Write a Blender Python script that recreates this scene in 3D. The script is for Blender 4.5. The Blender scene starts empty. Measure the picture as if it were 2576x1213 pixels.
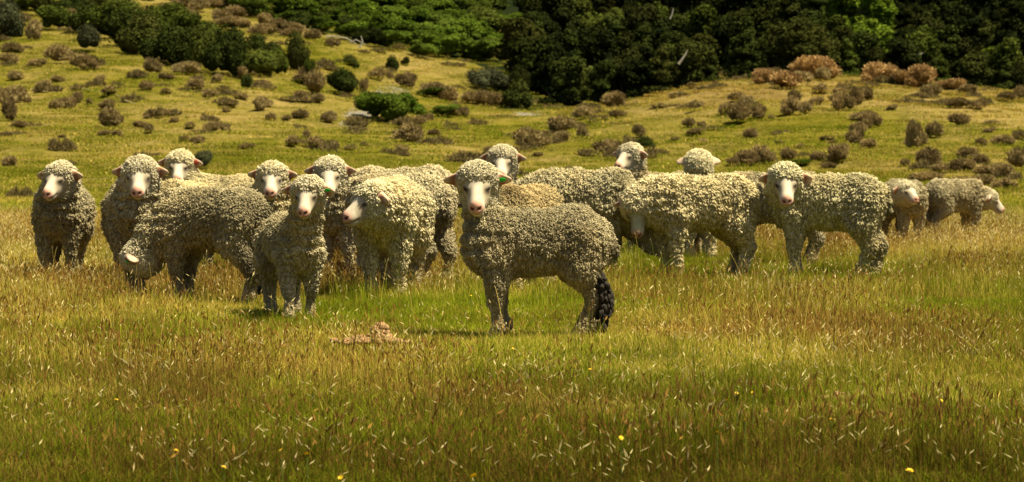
import bpy, math, random
import numpy as np
from mathutils import Vector, Matrix
R = math.radians
SC = bpy.context.scene
COL = SC.collection

# ------------------------------------------------------------------ camera
F = 6538.0            # focal length in pixels of a 2576-wide picture
CX, CY, HOR = 1288.0, 606.5, 385.0
PITCH = math.atan((CY - HOR) / F)
CAMZ = 1.0
cam_d = bpy.data.cameras.new("camera")
cam = bpy.data.objects.new("camera", cam_d)
COL.objects.link(cam)
cam.location = (0, 0, CAMZ)
cam.rotation_euler = (math.pi / 2 - PITCH, 0, 0)
cam_d.sensor_width = 36
cam_d.lens = F / 2576 * 36
cam_d.clip_start = 0.5
cam_d.clip_end = 2000
cam_d.dof.use_dof = True
cam_d.dof.focus_distance = 12.8
cam_d.dof.aperture_fstop = 9.0
SC.camera = cam

# ------------------------------------------------------------------ light
sun_dir = Vector((0.40, -0.17, 0.90)).normalized()      # towards the sun
w = bpy.data.worlds.new("World")
SC.world = w
w.use_nodes = True
nt = w.node_tree
bg = nt.nodes["Background"]
sky = nt.nodes.new("ShaderNodeTexSky")
sky.sky_type = 'NISHITA'
sky.sun_disc = False
sky.sun_elevation = math.asin(sun_dir.z)
sky.sun_rotation = math.atan2(sun_dir.x, sun_dir.y)
sky.dust_density = 3.0
nt.links.new(sky.outputs[0], bg.inputs[0])
bg.inputs[1].default_value = 0.04
sl = bpy.data.lights.new("sun", 'SUN')
sl.energy = 4.4
sl.angle = R(0.5)
sl.color = (1.0, 0.89, 0.66)
so = bpy.data.objects.new("sun", sl)
COL.objects.link(so)
so.location = sun_dir * 50
so.rotation_euler = sun_dir.to_track_quat('Z', 'Y').to_euler()
SC.view_settings.view_transform = 'Standard'
SC.view_settings.look = 'None'
SC.view_settings.exposure = 1.3
SC.view_settings.gamma = 1.0
SC.cycles.max_bounces = 6
SC.cycles.transparent_max_bounces = 4

# ------------------------------------------------------------------ helpers
def ray(X, Y):
    a, b = (X - CX) / F, (CY - Y) / F
    c, s = math.cos(PITCH), math.sin(PITCH)
    return np.array([a, c + b * s, -s + b * c])

def at(X, Y, d):
    r = ray(X, Y)
    return np.array([0, 0, CAMZ]) + r * (d / r[1])

def screen(x, y, z):
    c, s = math.cos(PITCH), math.sin(PITCH)
    zz = z - CAMZ
    dep = y * c - zz * s
    up = y * s + zz * c
    return CX + F * x / dep, CY - F * up / dep

def h32(*a):
    n = np.zeros_like(a[0], dtype=np.uint32)
    for k, v in zip((374761393, 668265263, 2246822519, 3266489917), a):
        n = n ^ (v.astype(np.int64).astype(np.uint32) * np.uint32(k & 0xffffffff))
        n = (n ^ (n >> np.uint32(13))) * np.uint32(1274126177)
    n = n ^ (n >> np.uint32(16))
    return n.astype(np.float64) / 4294967295.0

def vnoise(p, seed=0):
    p = np.asarray(p, dtype=np.float64)
    i = np.floor(p).astype(np.int64)
    f = p - i
    f = f * f * (3 - 2 * f)
    out = 0
    nd = p.shape[1]
    for c in range(2 ** nd):
        o = [(c >> k) & 1 for k in range(nd)]
        wgt = 1
        for k in range(nd):
            wgt = wgt * (f[:, k] if o[k] else 1 - f[:, k])
        args = [i[:, k] + o[k] + 1000 for k in range(nd)] + [np.full(len(p), seed)]
        out = out + wgt * h32(*args)
    return out

def fbm(p, oct=3, seed=0):
    s, a, t = 0, 1.0, 0
    for k in range(oct):
        s = s + a * vnoise(p * (2 ** k), seed + k)
        t += a
        a *= 0.5
    return s / t

def voronoi(p, seed=0):
    i = np.floor(p).astype(np.int64)
    f1 = np.full(len(p), 9.0)
    f2 = np.full(len(p), 9.0)
    cid = np.zeros(len(p))
    for a in (-1, 0, 1):
        for b in (-1, 0, 1):
            for c in (-1, 0, 1):
                ci = i + np.array([a, b, c])
                k = [ci[:, 0] + 1000, ci[:, 1] + 1000, ci[:, 2] + 1000]
                s = [h32(*k, np.full(len(p), seed + q)) for q in range(3)]
                pt = ci + 0.12 + 0.76 * np.stack(s, 1)
                d = np.sqrt(((pt - p) ** 2).sum(1))
                nearer = d < f1
                f2 = np.where(nearer, f1, np.minimum(f2, d))
                cid = np.where(nearer, h32(*k, np.full(len(p), seed + 7)), cid)
                f1 = np.where(nearer, d, f1)
    return f1, f2, cid

def mesh_from(name, V, Fc, mat=None, attrs=None, smooth=True):
    """V (n,3) ; Fc (m,3|4) int array or list of arrays"""
    me = bpy.data.meshes.new(name)
    if isinstance(Fc, np.ndarray):
        Fc = [Fc]
    Fc = [f for f in Fc if len(f)]
    me.vertices.add(len(V))
    me.vertices.foreach_set("co", np.ascontiguousarray(V, dtype=np.float32).ravel())
    nl = sum(f.size for f in Fc)
    nf = sum(len(f) for f in Fc)
    me.loops.add(nl)
    me.polygons.add(nf)
    me.loops.foreach_set("vertex_index", np.concatenate([f.ravel() for f in Fc]).astype(np.int32))
    tot = np.concatenate([np.full(len(f), f.shape[1]) for f in Fc])
    st = np.concatenate([[0], np.cumsum(tot)[:-1]])
    me.polygons.foreach_set("loop_start", st.astype(np.int32))
    me.polygons.foreach_set("loop_total", tot.astype(np.int32))
    me.polygons.foreach_set("use_smooth", np.full(nf, smooth))
    for an, arr in (attrs or {}).items():
        arr = np.asarray(arr)
        if arr.ndim == 2:
            at_ = me.attributes.new(an, 'FLOAT_COLOR', 'POINT')
            c4 = np.ones((len(V), 4), dtype=np.float32)
            c4[:, :3] = arr
            at_.data.foreach_set("color", c4.ravel())
        else:
            at_ = me.attributes.new(an, 'FLOAT', 'POINT')
            at_.data.foreach_set("value", arr.astype(np.float32))
    me.update(calc_edges=True)
    if mat:
        me.materials.append(mat)
    return me

def obj(name, me, parent=None, loc=None, rotz=0.0, scale=None):
    o = bpy.data.objects.new(name, me)
    COL.objects.link(o)
    if parent:
        o.parent = parent
    if loc is not None:
        o.location = loc
    o.rotation_euler = (0, 0, rotz)
    if scale is not None:
        o.scale = scale
    return o

def tag(o, label, cat, group=None, kind=None):
    if label: o['label'] = label
    if cat: o['category'] = cat
    if group: o['group'] = group
    if kind: o['kind'] = kind
    return o

# ------------------------------------------------------------------ materials
def new_mat(name):
    m = bpy.data.materials.new(name)
    m.use_nodes = True
    t = m.node_tree
    for n in list(t.nodes):
        t.nodes.remove(n)
    return m, t, t.nodes, t.links

def N(t, typ, **kw):
    n = t.nodes.new(typ)
    for k, v in kw.items():
        setattr(n, k, v)
    return n

def mixcol(t, a, b, fac, mode='MIX'):
    n = N(t, "ShaderNodeMix", data_type='RGBA', blend_type=mode)
    for sock, v in ((n.inputs[0], fac), (n.inputs[6], a), (n.inputs[7], b)):
        if hasattr(v, 'is_linked') or hasattr(v, 'links'):
            t.links.new(v, sock)
        elif isinstance(v, (int, float)):
            sock.default_value = v
        else:
            sock.default_value = (*v, 1)
    return n.outputs[2]

def ramp(t, src, a, b, lo=0.0, hi=1.0):
    n = N(t, "ShaderNodeMapRange", interpolation_type='SMOOTHSTEP')
    t.links.new(src, n.inputs[0])
    n.inputs[1].default_value = a; n.inputs[2].default_value = b
    n.inputs[3].default_value = lo; n.inputs[4].default_value = hi
    return n.outputs[0]

def math_n(t, op, a, b):
    n = N(t, "ShaderNodeMath", operation=op)
    for s, v in zip(n.inputs, (a, b)):
        if hasattr(v, 'links'): t.links.new(v, s)
        else: s.default_value = v
    return n.outputs[0]

def noise(t, vec, scale, detail=3, rough=0.55):
    n = N(t, "ShaderNodeTexNoise")
    if vec is not None: t.links.new(vec, n.inputs['Vector'])
    n.inputs['Scale'].default_value = scale
    n.inputs['Detail'].default_value = detail
    n.inputs['Roughness'].default_value = rough
    return n.outputs[0]

def principled(t, col, rough=0.9, bump=None, bump_d=0.01, sheen=0.0, spec=0.25):
    p = N(t, "ShaderNodeBsdfPrincipled")
    o = N(t, "ShaderNodeOutputMaterial")
    if hasattr(col, 'links'): t.links.new(col, p.inputs['Base Color'])
    else: p.inputs['Base Color'].default_value = (*col, 1)
    p.inputs['Roughness'].default_value = rough
    p.inputs['Specular IOR Level'].default_value = spec
    p.inputs['Sheen Weight'].default_value = sheen
    if bump is not None:
        b = N(t, "ShaderNodeBump")
        b.inputs['Distance'].default_value = bump_d
        b.inputs['Strength'].default_value = 1.0
        t.links.new(bump, b.inputs['Height'])
        t.links.new(b.outputs[0], p.inputs['Normal'])
    t.links.new(p.outputs[0], o.inputs[0])
    return p

def attr(t, name, typ='GEOMETRY'):
    n = N(t, "ShaderNodeAttribute", attribute_name=name, attribute_type=typ)
    return n

def mat_sheep():
    m, t, ns, L = new_mat("fleece_and_skin")
    g = N(t, "ShaderNodeTexCoord").outputs['Object']
    a = attr(t, "col").outputs['Color']
    wl = attr(t, "wool").outputs['Fac']
    n1 = noise(t, g, 90, 4, 0.65)
    n2 = noise(t, g, 240, 2, 0.6)
    dv = N(t, "ShaderNodeVectorMath", operation='SCALE'); dv.inputs[3].default_value = 1.0
    nv = N(t, "ShaderNodeTexNoise"); nv.inputs['Scale'].default_value = 30; L.new(g, nv.inputs['Vector'])
    sc_ = N(t, "ShaderNodeVectorMath", operation='MULTIPLY_ADD'); L.new(nv.outputs['Color'], sc_.inputs[0])
    sc_.inputs[1].default_value = (.035, .035, .035); L.new(g, sc_.inputs[2])
    mp = N(t, "ShaderNodeMapping"); mp.inputs['Scale'].default_value = (1, 1, .5); L.new(sc_.outputs[0], mp.inputs[0])
    vo = N(t, "ShaderNodeTexVoronoi"); vo.inputs['Scale'].default_value = 72; L.new(mp.outputs[0], vo.inputs['Vector'])
    vd = ramp(t, vo.outputs['Distance'], 0.15, 0.75, 1.0, 0.0)
    f = math_n(t, 'MULTIPLY', ramp(t, n1, 0.3, 0.7, 0.78, 1.2), math_n(t, 'ADD', math_n(t, 'MULTIPLY', vd, 0.42), 0.78))
    n1 = math_n(t, 'ADD', n1, math_n(t, 'MULTIPLY', vd, 1.3))
    c = mixcol(t, a, math_comb(t, f), wl, 'MULTIPLY')
    bh = math_n(t, 'MULTIPLY', math_n(t, 'ADD', n1, n2), wl)
    principled(t, c, 0.92, bh, 0.006, sheen=0.0, spec=0.12)
    return m

def math_comb(t, f):
    n = N(t, "ShaderNodeCombineColor")
    for s in n.inputs[:3]:
        t.links.new(f, s)
    return n.outputs[0]

def mat_plain(name, col, rough=0.8, var=0.3, scale=20, bump=0.0):
    m, t, ns, L = new_mat(name)
    g = N(t, "ShaderNodeTexCoord").outputs['Object']
    n1 = noise(t, g, scale, 4, 0.6)
    f = ramp(t, n1, 0.25, 0.75, 1 - var, 1 + var)
    c = mixcol(t, col, math_comb(t, f), 1.0, 'MULTIPLY')
    principled(t, c, rough, n1 if bump else None, bump or 0.01)
    return m

def mat_leaf(name, c1, c2, c3, trans=0.25, posvar=0.25):
    """leaf faces: per-face random tone, each plant a little different"""
    m, t, ns, L = new_mat(name)
    r = attr(t, "rnd").outputs['Fac']
    oi = N(t, "ShaderNodeObjectInfo").outputs['Random']
    c = mixcol(t, c1, c2, ramp(t, r, 0.1, 0.9))
    c = mixcol(t, c, c3, ramp(t, oi, 0.35, 1.0, 0.0, 0.75))
    pos = N(t, "ShaderNodeNewGeometry").outputs['Position']
    n1 = noise(t, pos, posvar, 3, 0.6)
    c = mixcol(t, c, math_comb(t, ramp(t, n1, 0.3, 0.7, 0.6, 1.35)), 1.0, 'MULTIPLY')
    d = N(t, "ShaderNodeBsdfDiffuse"); L.new(c, d.inputs[0])
    tr = N(t, "ShaderNodeBsdfTranslucent"); L.new(c, tr.inputs[0])
    mx = N(t, "ShaderNodeMixShader"); mx.inputs[0].default_value = trans
    L.new(d.outputs[0], mx.inputs[1]); L.new(tr.outputs[0], mx.inputs[2])
    o = N(t, "ShaderNodeOutputMaterial"); L.new(mx.outputs[0], o.inputs[0])
    return m

def mat_grass():
    m, t, ns, L = new_mat("grass_blades")
    rnd = attr(t, "rnd").outputs['Fac']
    hh = attr(t, "hgt").outputs['Fac']
    kind = attr(t, "kind").outputs['Fac']        # 0 blade, 1 straw stem with seed head, 2 red brown panicle
    dry = attr(t, "dry", 'INSTANCER').outputs['Fac']
    red = attr(t, "red", 'INSTANCER').outputs['Fac']
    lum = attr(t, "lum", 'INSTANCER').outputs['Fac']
    r2 = attr(t, "rnd2").outputs['Fac']
    green = mixcol(t, (0.085, 0.130, 0.003), (0.28, 0.31, 0.016), r2)
    straw = mixcol(t, (0.42, 0.31, 0.05), (0.68, 0.52, 0.12), r2)
    rust = mixcol(t, (0.13, 0.068, 0.014), (0.38, 0.22, 0.05), r2)
    k = math_n(t, 'SUBTRACT', dry, rnd)
    c = mixcol(t, green, straw, ramp(t, k, -0.14, 0.14))
    r3 = attr(t, "rnd3").outputs['Fac']
    k2 = math_n(t, 'SUBTRACT', red, r3)
    c = mixcol(t, c, rust, ramp(t, k2, -0.12, 0.12))
    seed = mixcol(t, (0.56, 0.46, 0.18), (0.85, 0.74, 0.38), r2)
    c = mixcol(t, c, seed, ramp(t, kind, 0.4, 0.6))
    c = mixcol(t, c, rust, ramp(t, kind, 1.4, 1.6))
    c = mixcol(t, c, mixcol(t, (0.085, 0.066, 0.024), (0.25, 0.19, 0.075), rnd), ramp(t, kind, 2.4, 2.6))
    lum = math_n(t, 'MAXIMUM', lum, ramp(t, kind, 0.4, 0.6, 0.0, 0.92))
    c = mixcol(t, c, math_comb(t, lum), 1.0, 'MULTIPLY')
    d = N(t, "ShaderNodeBsdfDiffuse"); L.new(c, d.inputs[0])
    tr = N(t, "ShaderNodeBsdfTranslucent"); L.new(c, tr.inputs[0])
    mx = N(t, "ShaderNodeMixShader"); mx.inputs[0].default_value = 0.33
    L.new(d.outputs[0], mx.inputs[1]); L.new(tr.outputs[0], mx.inputs[2])
    o = N(t, "ShaderNodeOutputMaterial"); L.new(mx.outputs[0], o.inputs[0])
    return m

def mat_ground():
    m, t, ns, L = new_mat("pasture_soil_and_turf")
    pos = N(t, "ShaderNodeNewGeometry").outputs['Position']
    dry = attr(t, "dry").outputs['Fac']
    red = attr(t, "red").outputs['Fac']
    scree = attr(t, "scree").outputs['Fac']
    n1 = noise(t, pos, 0.5, 5, 0.65)
    n2 = noise(t, pos, 4.0, 4, 0.7)
    n3 = noise(t, pos, 22.0, 3, 0.7)
    g = mixcol(t, (0.075, 0.075, 0.006), (0.165, 0.140, 0.016), ramp(t, n1, 0.34, 0.66))
    s = mixcol(t, (0.20, 0.14, 0.045), (0.32, 0.24, 0.075), n2)
    c = mixcol(t, g, s, ramp(t, math_n(t, 'ADD', dry, math_n(t, 'MULTIPLY', math_n(t, 'SUBTRACT', n2, 0.5), 1.0)), 0.1, 0.9))
    c = mixcol(t, c, (0.12, 0.07, 0.025), ramp(t, math_n(t, 'ADD', red, math_n(t, 'MULTIPLY', math_n(t, 'SUBTRACT', n1, 0.5), 1.5)), 0.2, 0.9))
    c = mixcol(t, c, (0.24, 0.22, 0.17), ramp(t, math_n(t, 'ADD', scree, math_n(t, 'MULTIPLY', math_n(t, 'SUBTRACT', n2, 0.5), 1.2)), 0.45, 0.7))
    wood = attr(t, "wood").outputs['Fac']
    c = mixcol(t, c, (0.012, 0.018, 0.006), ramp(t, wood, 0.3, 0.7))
    c = mixcol(t, c, math_comb(t, ramp(t, n3, 0.25, 0.75, 0.6, 1.3)), 1.0, 'MULTIPLY')
    principled(t, c, 1.0, math_n(t, 'ADD', n3, math_n(t, 'MULTIPLY', n2, 2.0)), 0.06, spec=0.0)
    return m

def mat_lock():
    m, t, ns, L = new_mat("wool_locks")
    a = attr(t, "col").outputs['Color']
    principled(t, a, 0.95, spec=0.1)
    return m
M_SHEEP = mat_sheep()
M_LOCK = mat_lock()
M_GRASS = mat_grass()
M_GROUND = mat_ground()

# ------------------------------------------------------------------ terrain
TD = [40, 50, 60, 75, 90, 110, 130, 160, 200, 260]
TX = [0, 400, 800, 1050, 1250, 1500, 1850, 2100, 2576]
TY = [[548, 503, 455, 375, 295, 200, 125, 40, -60, -220],
      [548, 503, 450, 370, 285, 190, 120, 40, -60, -220],
      [548, 503, 450, 375, 295, 210, 140, 60, -40, -200],
      [548, 503, 455, 385, 325, 270, 205, 110, 0, -180],
      [548, 503, 455, 395, 345, 300, 255, 140, 30, -160],
      [548, 502, 450, 385, 325, 285, 290, 190, 60, -140],
      [548, 500, 440, 345, 255, 188, 215, 170, 50, -140],
      [548, 500, 430, 330, 245, 182, 215, 180, 50, -140],
      [548, 500, 430, 345, 280, 238, 260, 210, 60, -140]]
GX = np.arange(-1500, 4101, 20.0)
GD = np.arange(30, 401, 1.0)
def build_height():
    ty = np.array(TY, float)
    td = np.array(TD, float)
    Z = CAMZ + td[None, :] * (HOR - ty) / F
    Z[:, 0] = 0.0
    # interpolate across columns then rows
    A = np.stack([np.interp(GX, TX, Z[:, k]) for k in range(len(TD))], 1)
    B = np.stack([np.interp(GD, np.concatenate([[30, 36], td, [400]]), np.concatenate([[0, 0], A[i], [A[i, -1] + 12]])) for i in range(len(GX))], 0)
    def blur(M, ax, n):
        for _ in range(2):
            k = np.ones(n) / n
            P = np.concatenate([np.repeat(M.take([0], ax), n // 2, ax), M, np.repeat(M.take([-1], ax), n // 2, ax)], ax)
            M = np.apply_along_axis(lambda v: np.convolve(v, k, 'valid'), ax, P)
        return M
    B = blur(B, 0, 13)
    B = blur(B, 1, 9)
    return B
HZ = build_height()

def zt(x, y):
    x = np.atleast_1d(np.asarray(x, float)); y = np.atleast_1d(np.asarray(y, float))
    yy = np.clip(y, 30, 399.9)
    px = np.clip(CX + F * x / yy, -1500, 4080)
    fi = (px + 1500) / 20.0; fj = yy - 30
    i = np.clip(np.floor(fi).astype(int), 0, len(GX) - 2); j = np.clip(np.floor(fj).astype(int), 0, len(GD) - 2)
    u = fi - i; v = fj - j
    h = (HZ[i, j] * (1 - u) * (1 - v) + HZ[i + 1, j] * u * (1 - v) + HZ[i, j + 1] * (1 - u) * v + HZ[i + 1, j + 1] * u * v)
    h = np.where(y < 30, 0, h)
    p = np.stack([x, y], 1)
    k = np.clip((y - 40) / 40, 0, 1)
    h = h + k * 0.75 * (fbm(p / 7.0, 3, 5) - 0.5) + k * 0.34 * (fbm(p / 1.7, 2, 9) - 0.5)
    h = h + np.clip((y - 3) / 10, 0, 1) * 0.035 * (fbm(p / 1.1, 2, 3) - 0.5)
    return h

def hit(X, Y, dmin=30):
    """distance at which the view ray first meets the hillside (for setting plants on it)"""
    r = ray(X, Y)
    r = r / r[1]
    d = np.arange(dmin, 330, 0.25)
    z = zt(r[0] * d, d)
    below = CAMZ + r[2] * d < z
    k = np.argmax(below)
    if not below[k]:
        return None
    return float(d[k])

BLOBS_DRY = [  # X, Y, rx, ry, amount  (picture guide to the straw coloured patches)
    (150, 640, 260, 90, .45), (80, 760, 260, 90, .45), (500, 770, 200, 60, .35), (1000, 690, 200, 60, .35),
    (2480, 650, 260, 50, .65), (2150, 620, 300, 30, .5), (1650, 600, 120, 25, .5), (1050, 560, 90, 100, .3),
    (2000, 830, 320, 90, .2), (900, 940, 300, 70, .18), (200, 560, 300, 50, .35), (2400, 560, 200, 60, .4),
    (870, 790, 230, 35, -.35), (1180, 800, 150, 60, -.25), (1750, 690, 260, 40, -.35), (2450, 790, 170, 50, -.3), (2130, 690, 160, 30, -.2),
    (350, 880, 170, 50, -.15), (1950, 985, 250, 40, -.15), (1750, 660, 200, 30, -.2),
    (1288, 1230, 1700, 140, -.30), (1288, 1080, 1700, 70, -.08)]
BLOBS_RED = [
    (420, 740, 300, 40, .4), (950, 690, 170, 50, .55), (1050, 940, 250, 70, .3), (1850, 830, 260, 60, .45), (2150, 850, 200, 60, .35),
    (1800, 640, 260, 30, .35), (2080, 630, 140, 40, .45), (450, 1010, 200, 60, .3), (420, 1160, 130, 40, .45), (2000, 1150, 300, 60, .25), (1300, 1100, 200, 40, .15),
    (30, 850, 100, 60, .25), (1288, 1190, 1600, 90, .12), (860, 700, 120, 40, .3), (620, 760, 120, 30, .3), (2300, 900, 200, 60, .2)]
def cover(x, y, z=None):
    """dry, red shares over the pasture (baked once per tuft in world space)"""
    if z is None: z = zt(x, y)
    X, Y = screen(x, y, z)
    p = np.stack([x, y], 1)
    near = np.clip((48 - y) / 10, 0, 1)
    dry = 0.22 + 1.05 * (fbm(p / 0.9, 4, 21) - 0.5) + 0.5 * (fbm(p / 4.0, 3, 31) - 0.5)
    red = 0.17 + 1.0 * (fbm(p / 1.3, 4, 41) - 0.5)
    for cx, cy, rx, ry, a in BLOBS_DRY:
        dry = dry + near * a * np.exp(-((X - cx) / rx) ** 2 - ((Y - cy) / ry) ** 2)
    for cx, cy, rx, ry, a in BLOBS_RED:
        red = red + near * a * np.exp(-((X - cx) / rx) ** 2 - ((Y - cy) / ry) ** 2)
    far = 1 - near
    dryf = 0.36 + 0.9 * (fbm(np.stack([x / 5.0, y / 9.0], 1), 4, 51) - 0.5) + 0.5 * (fbm(p / 1.2, 2, 61) - 0.5)
    redf = 0.02 + 0.6 * (fbm(np.stack([x / 4.0, y / 8.0], 1), 4, 71) - 0.5)
    # the upper ridge on the right and the gully rim are drier
    dryf = dryf + 0.35 * np.exp(-((Y - 235) / 45.0) ** 2) * np.clip((X - 1300) / 400, 0, 1)
    redf = redf + 0.30 * np.exp(-((Y - 225) / 50.0) ** 2) * np.clip((X - 1300) / 400, 0, 1)
    dry = near * dry + far * dryf
    red = near * red + far * redf
    return np.clip(dry, 0, 1), np.clip(red, 0, 1)

EDGE = [(-200, -60), (180, -40), (430, 8), (600, 30), (700, 55), (830, 92), (1000, 128), (1200, 165), (1290, 235), (1500, 262), (1560, 262), (1700, 230), (1850, 185), (2100, 185), (2576, 240), (2800, 250)]
def edge_y(X): return float(np.interp(X, [e[0] for e in EDGE], [e[1] for e in EDGE]))
def build_ground():
    xs = np.unique(np.concatenate([np.linspace(-420, -50, 30), np.linspace(-50, 50, 300), np.linspace(50, 420, 30)]))
    ys = np.unique(np.concatenate([np.linspace(-200, 0, 12), np.linspace(0, 45, 110), np.linspace(45, 150, 330), np.linspace(150, 399, 140)]))
    Xg, Yg = np.meshgrid(xs, ys, indexing='ij')
    x, y = Xg.ravel(), Yg.ravel()
    z = zt(x, y)
    V = np.stack([x, y, z], 1)
    a, b = len(xs), len(ys)
    idx = np.arange(a * b).reshape(a, b)
    Fc = np.stack([idx[:-1, :-1], idx[1:, :-1], idx[1:, 1:], idx[:-1, 1:]], -1).reshape(-1, 4)
    dry, red = cover(x, np.maximum(y, 2.0), z)
    Xs, Ys = screen(x, np.maximum(y, 2.0), z)
    sc = np.zeros_like(x)
    for cx, cy, rx, ry, a_ in [(985, 235, 55, 26, 1.0), (905, 290, 60, 25, .8), (1330, 283, 60, 14, .8), (870, 310, 30, 14, .8)]:
        sc = np.maximum(sc, a_ * np.exp(-((Xs - cx) / rx) ** 2 - ((Ys - cy) / ry) ** 2) * (y > 45))
    ey = np.interp(Xs, [e[0] for e in EDGE], [e[1] for e in EDGE])
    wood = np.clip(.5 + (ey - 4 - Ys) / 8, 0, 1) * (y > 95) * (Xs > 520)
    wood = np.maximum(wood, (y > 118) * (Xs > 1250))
    me = mesh_from("ground", V, Fc, M_GROUND, {"dry": dry, "red": red, "scree": sc, "wood": wood})
    o = obj("ground", me)
    o['kind'] = 'structure'
build_ground()

# ------------------------------------------------------------------ sheep
def surface_nets(Fg, org, h):
    s = Fg < 0
    nx, ny, nz = Fg.shape
    cnt = np.zeros((nx - 1, ny - 1, nz - 1), np.int8)
    pos = np.zeros((nx - 1, ny - 1, nz - 1, 3), np.float32)
    def sl(dx, dy, dz):
        return (slice(dx, nx - 1 + dx), slice(dy, ny - 1 + dy), slice(dz, nz - 1 + dz))
    for ax in range(3):
        o1, o2 = [k for k in range(3) if k != ax]
        for a in (0, 1):
            for b in (0, 1):
                c0 = [0, 0, 0]; c0[o1] = a; c0[o2] = b
                c1 = list(c0); c1[ax] = 1
                A, B = Fg[sl(*c0)], Fg[sl(*c1)]
                m = (A < 0) != (B < 0)
                i = np.nonzero(m)
                t = A[i] / (A[i] - B[i])
                q = np.tile(np.array(c0, np.float32), (len(t), 1))
                q[:, ax] += t
                pos[i] += q
                cnt[i] += 1
    cells = np.nonzero(cnt)
    idx = np.full(cnt.shape, -1, np.int32)
    idx[cells] = np.arange(len(cells[0]))
    V = pos[cells] / cnt[cells][:, None] + np.stack(cells, 1)
    V = V * h + org
    quads = []
    for ax in range(3):
        o1, o2 = (ax + 1) % 3, (ax + 2) % 3
        A = [slice(None)] * 3; B = [slice(None)] * 3
        A[ax] = slice(0, -1); B[ax] = slice(1, None)
        a, b = s[tuple(A)], s[tuple(B)]
        for flip in (False, True):
            m = (a & ~b) if not flip else (~a & b)
            I = np.stack(np.nonzero(m), 1)
            ok = (I[:, o1] > 0) & (I[:, o2] > 0) & (I[:, o1] < Fg.shape[o1] - 1) & (I[:, o2] < Fg.shape[o2] - 1)
            I = I[ok]
            def g(d1, d2):
                J = I.copy(); J[:, o1] += d1; J[:, o2] += d2
                return idx[J[:, 0], J[:, 1], J[:, 2]]
            q = np.stack([g(-1, -1), g(0, -1), g(0, 0), g(-1, 0)], 1)
            if flip: q = q[:, ::-1]
            quads.append(q)
    Q = np.concatenate(quads)
    Q = Q[(Q >= 0).all(1)]
    return V.astype(np.float64), Q

def vnormals(V, Q):
    a = V[Q[:, 2]] - V[Q[:, 0]]
    b = V[Q[:, 3]] - V[Q[:, 1]]
    n = np.cross(a, b)
    out = np.zeros_like(V)
    for k in range(4):
        for c in range(3):
            out[:, c] += np.bincount(Q[:, k], n[:, c], len(V))
    return out / (np.linalg.norm(out, axis=1, keepdims=True) + 1e-12)

class Prim:
    def __init__(s, typ, cls, *a):
        s.typ, s.cls = typ, cls
        if typ == 'cone':
            s.a, s.b = np.array(a[0], float), np.array(a[1], float)
            s.ra, s.rb = a[2], a[3]
            r = max(s.ra, s.rb)
            s.lo, s.hi = np.minimum(s.a, s.b) - r, np.maximum(s.a, s.b) + r
        else:   # ellipsoid: centre, radii, rotation matrix (rows = axes)
            s.c, s.r = np.array(a[0], float), np.array(a[1], float)
            s.M = np.array(a[2]) if len(a) > 2 else np.eye(3)
            r = max(s.r)
            s.lo, s.hi = s.c - r, s.c + r
    def d(s, P):
        if s.typ == 'cone':
            ab = s.b - s.a
            t = np.clip((P - s.a) @ ab / (ab @ ab), 0, 1)
            q = P - s.a - t[..., None] * ab
            return np.sqrt((q * q).sum(-1)) - (s.ra + t * (s.rb - s.ra))
        q = (P - s.c) @ s.M.T
        k0 = np.sqrt(((q / s.r) ** 2).sum(-1))
        k1 = np.sqrt(((q / s.r ** 2) ** 2).sum(-1)) + 1e-9
        return k0 * (k0 - 1) / k1

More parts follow.
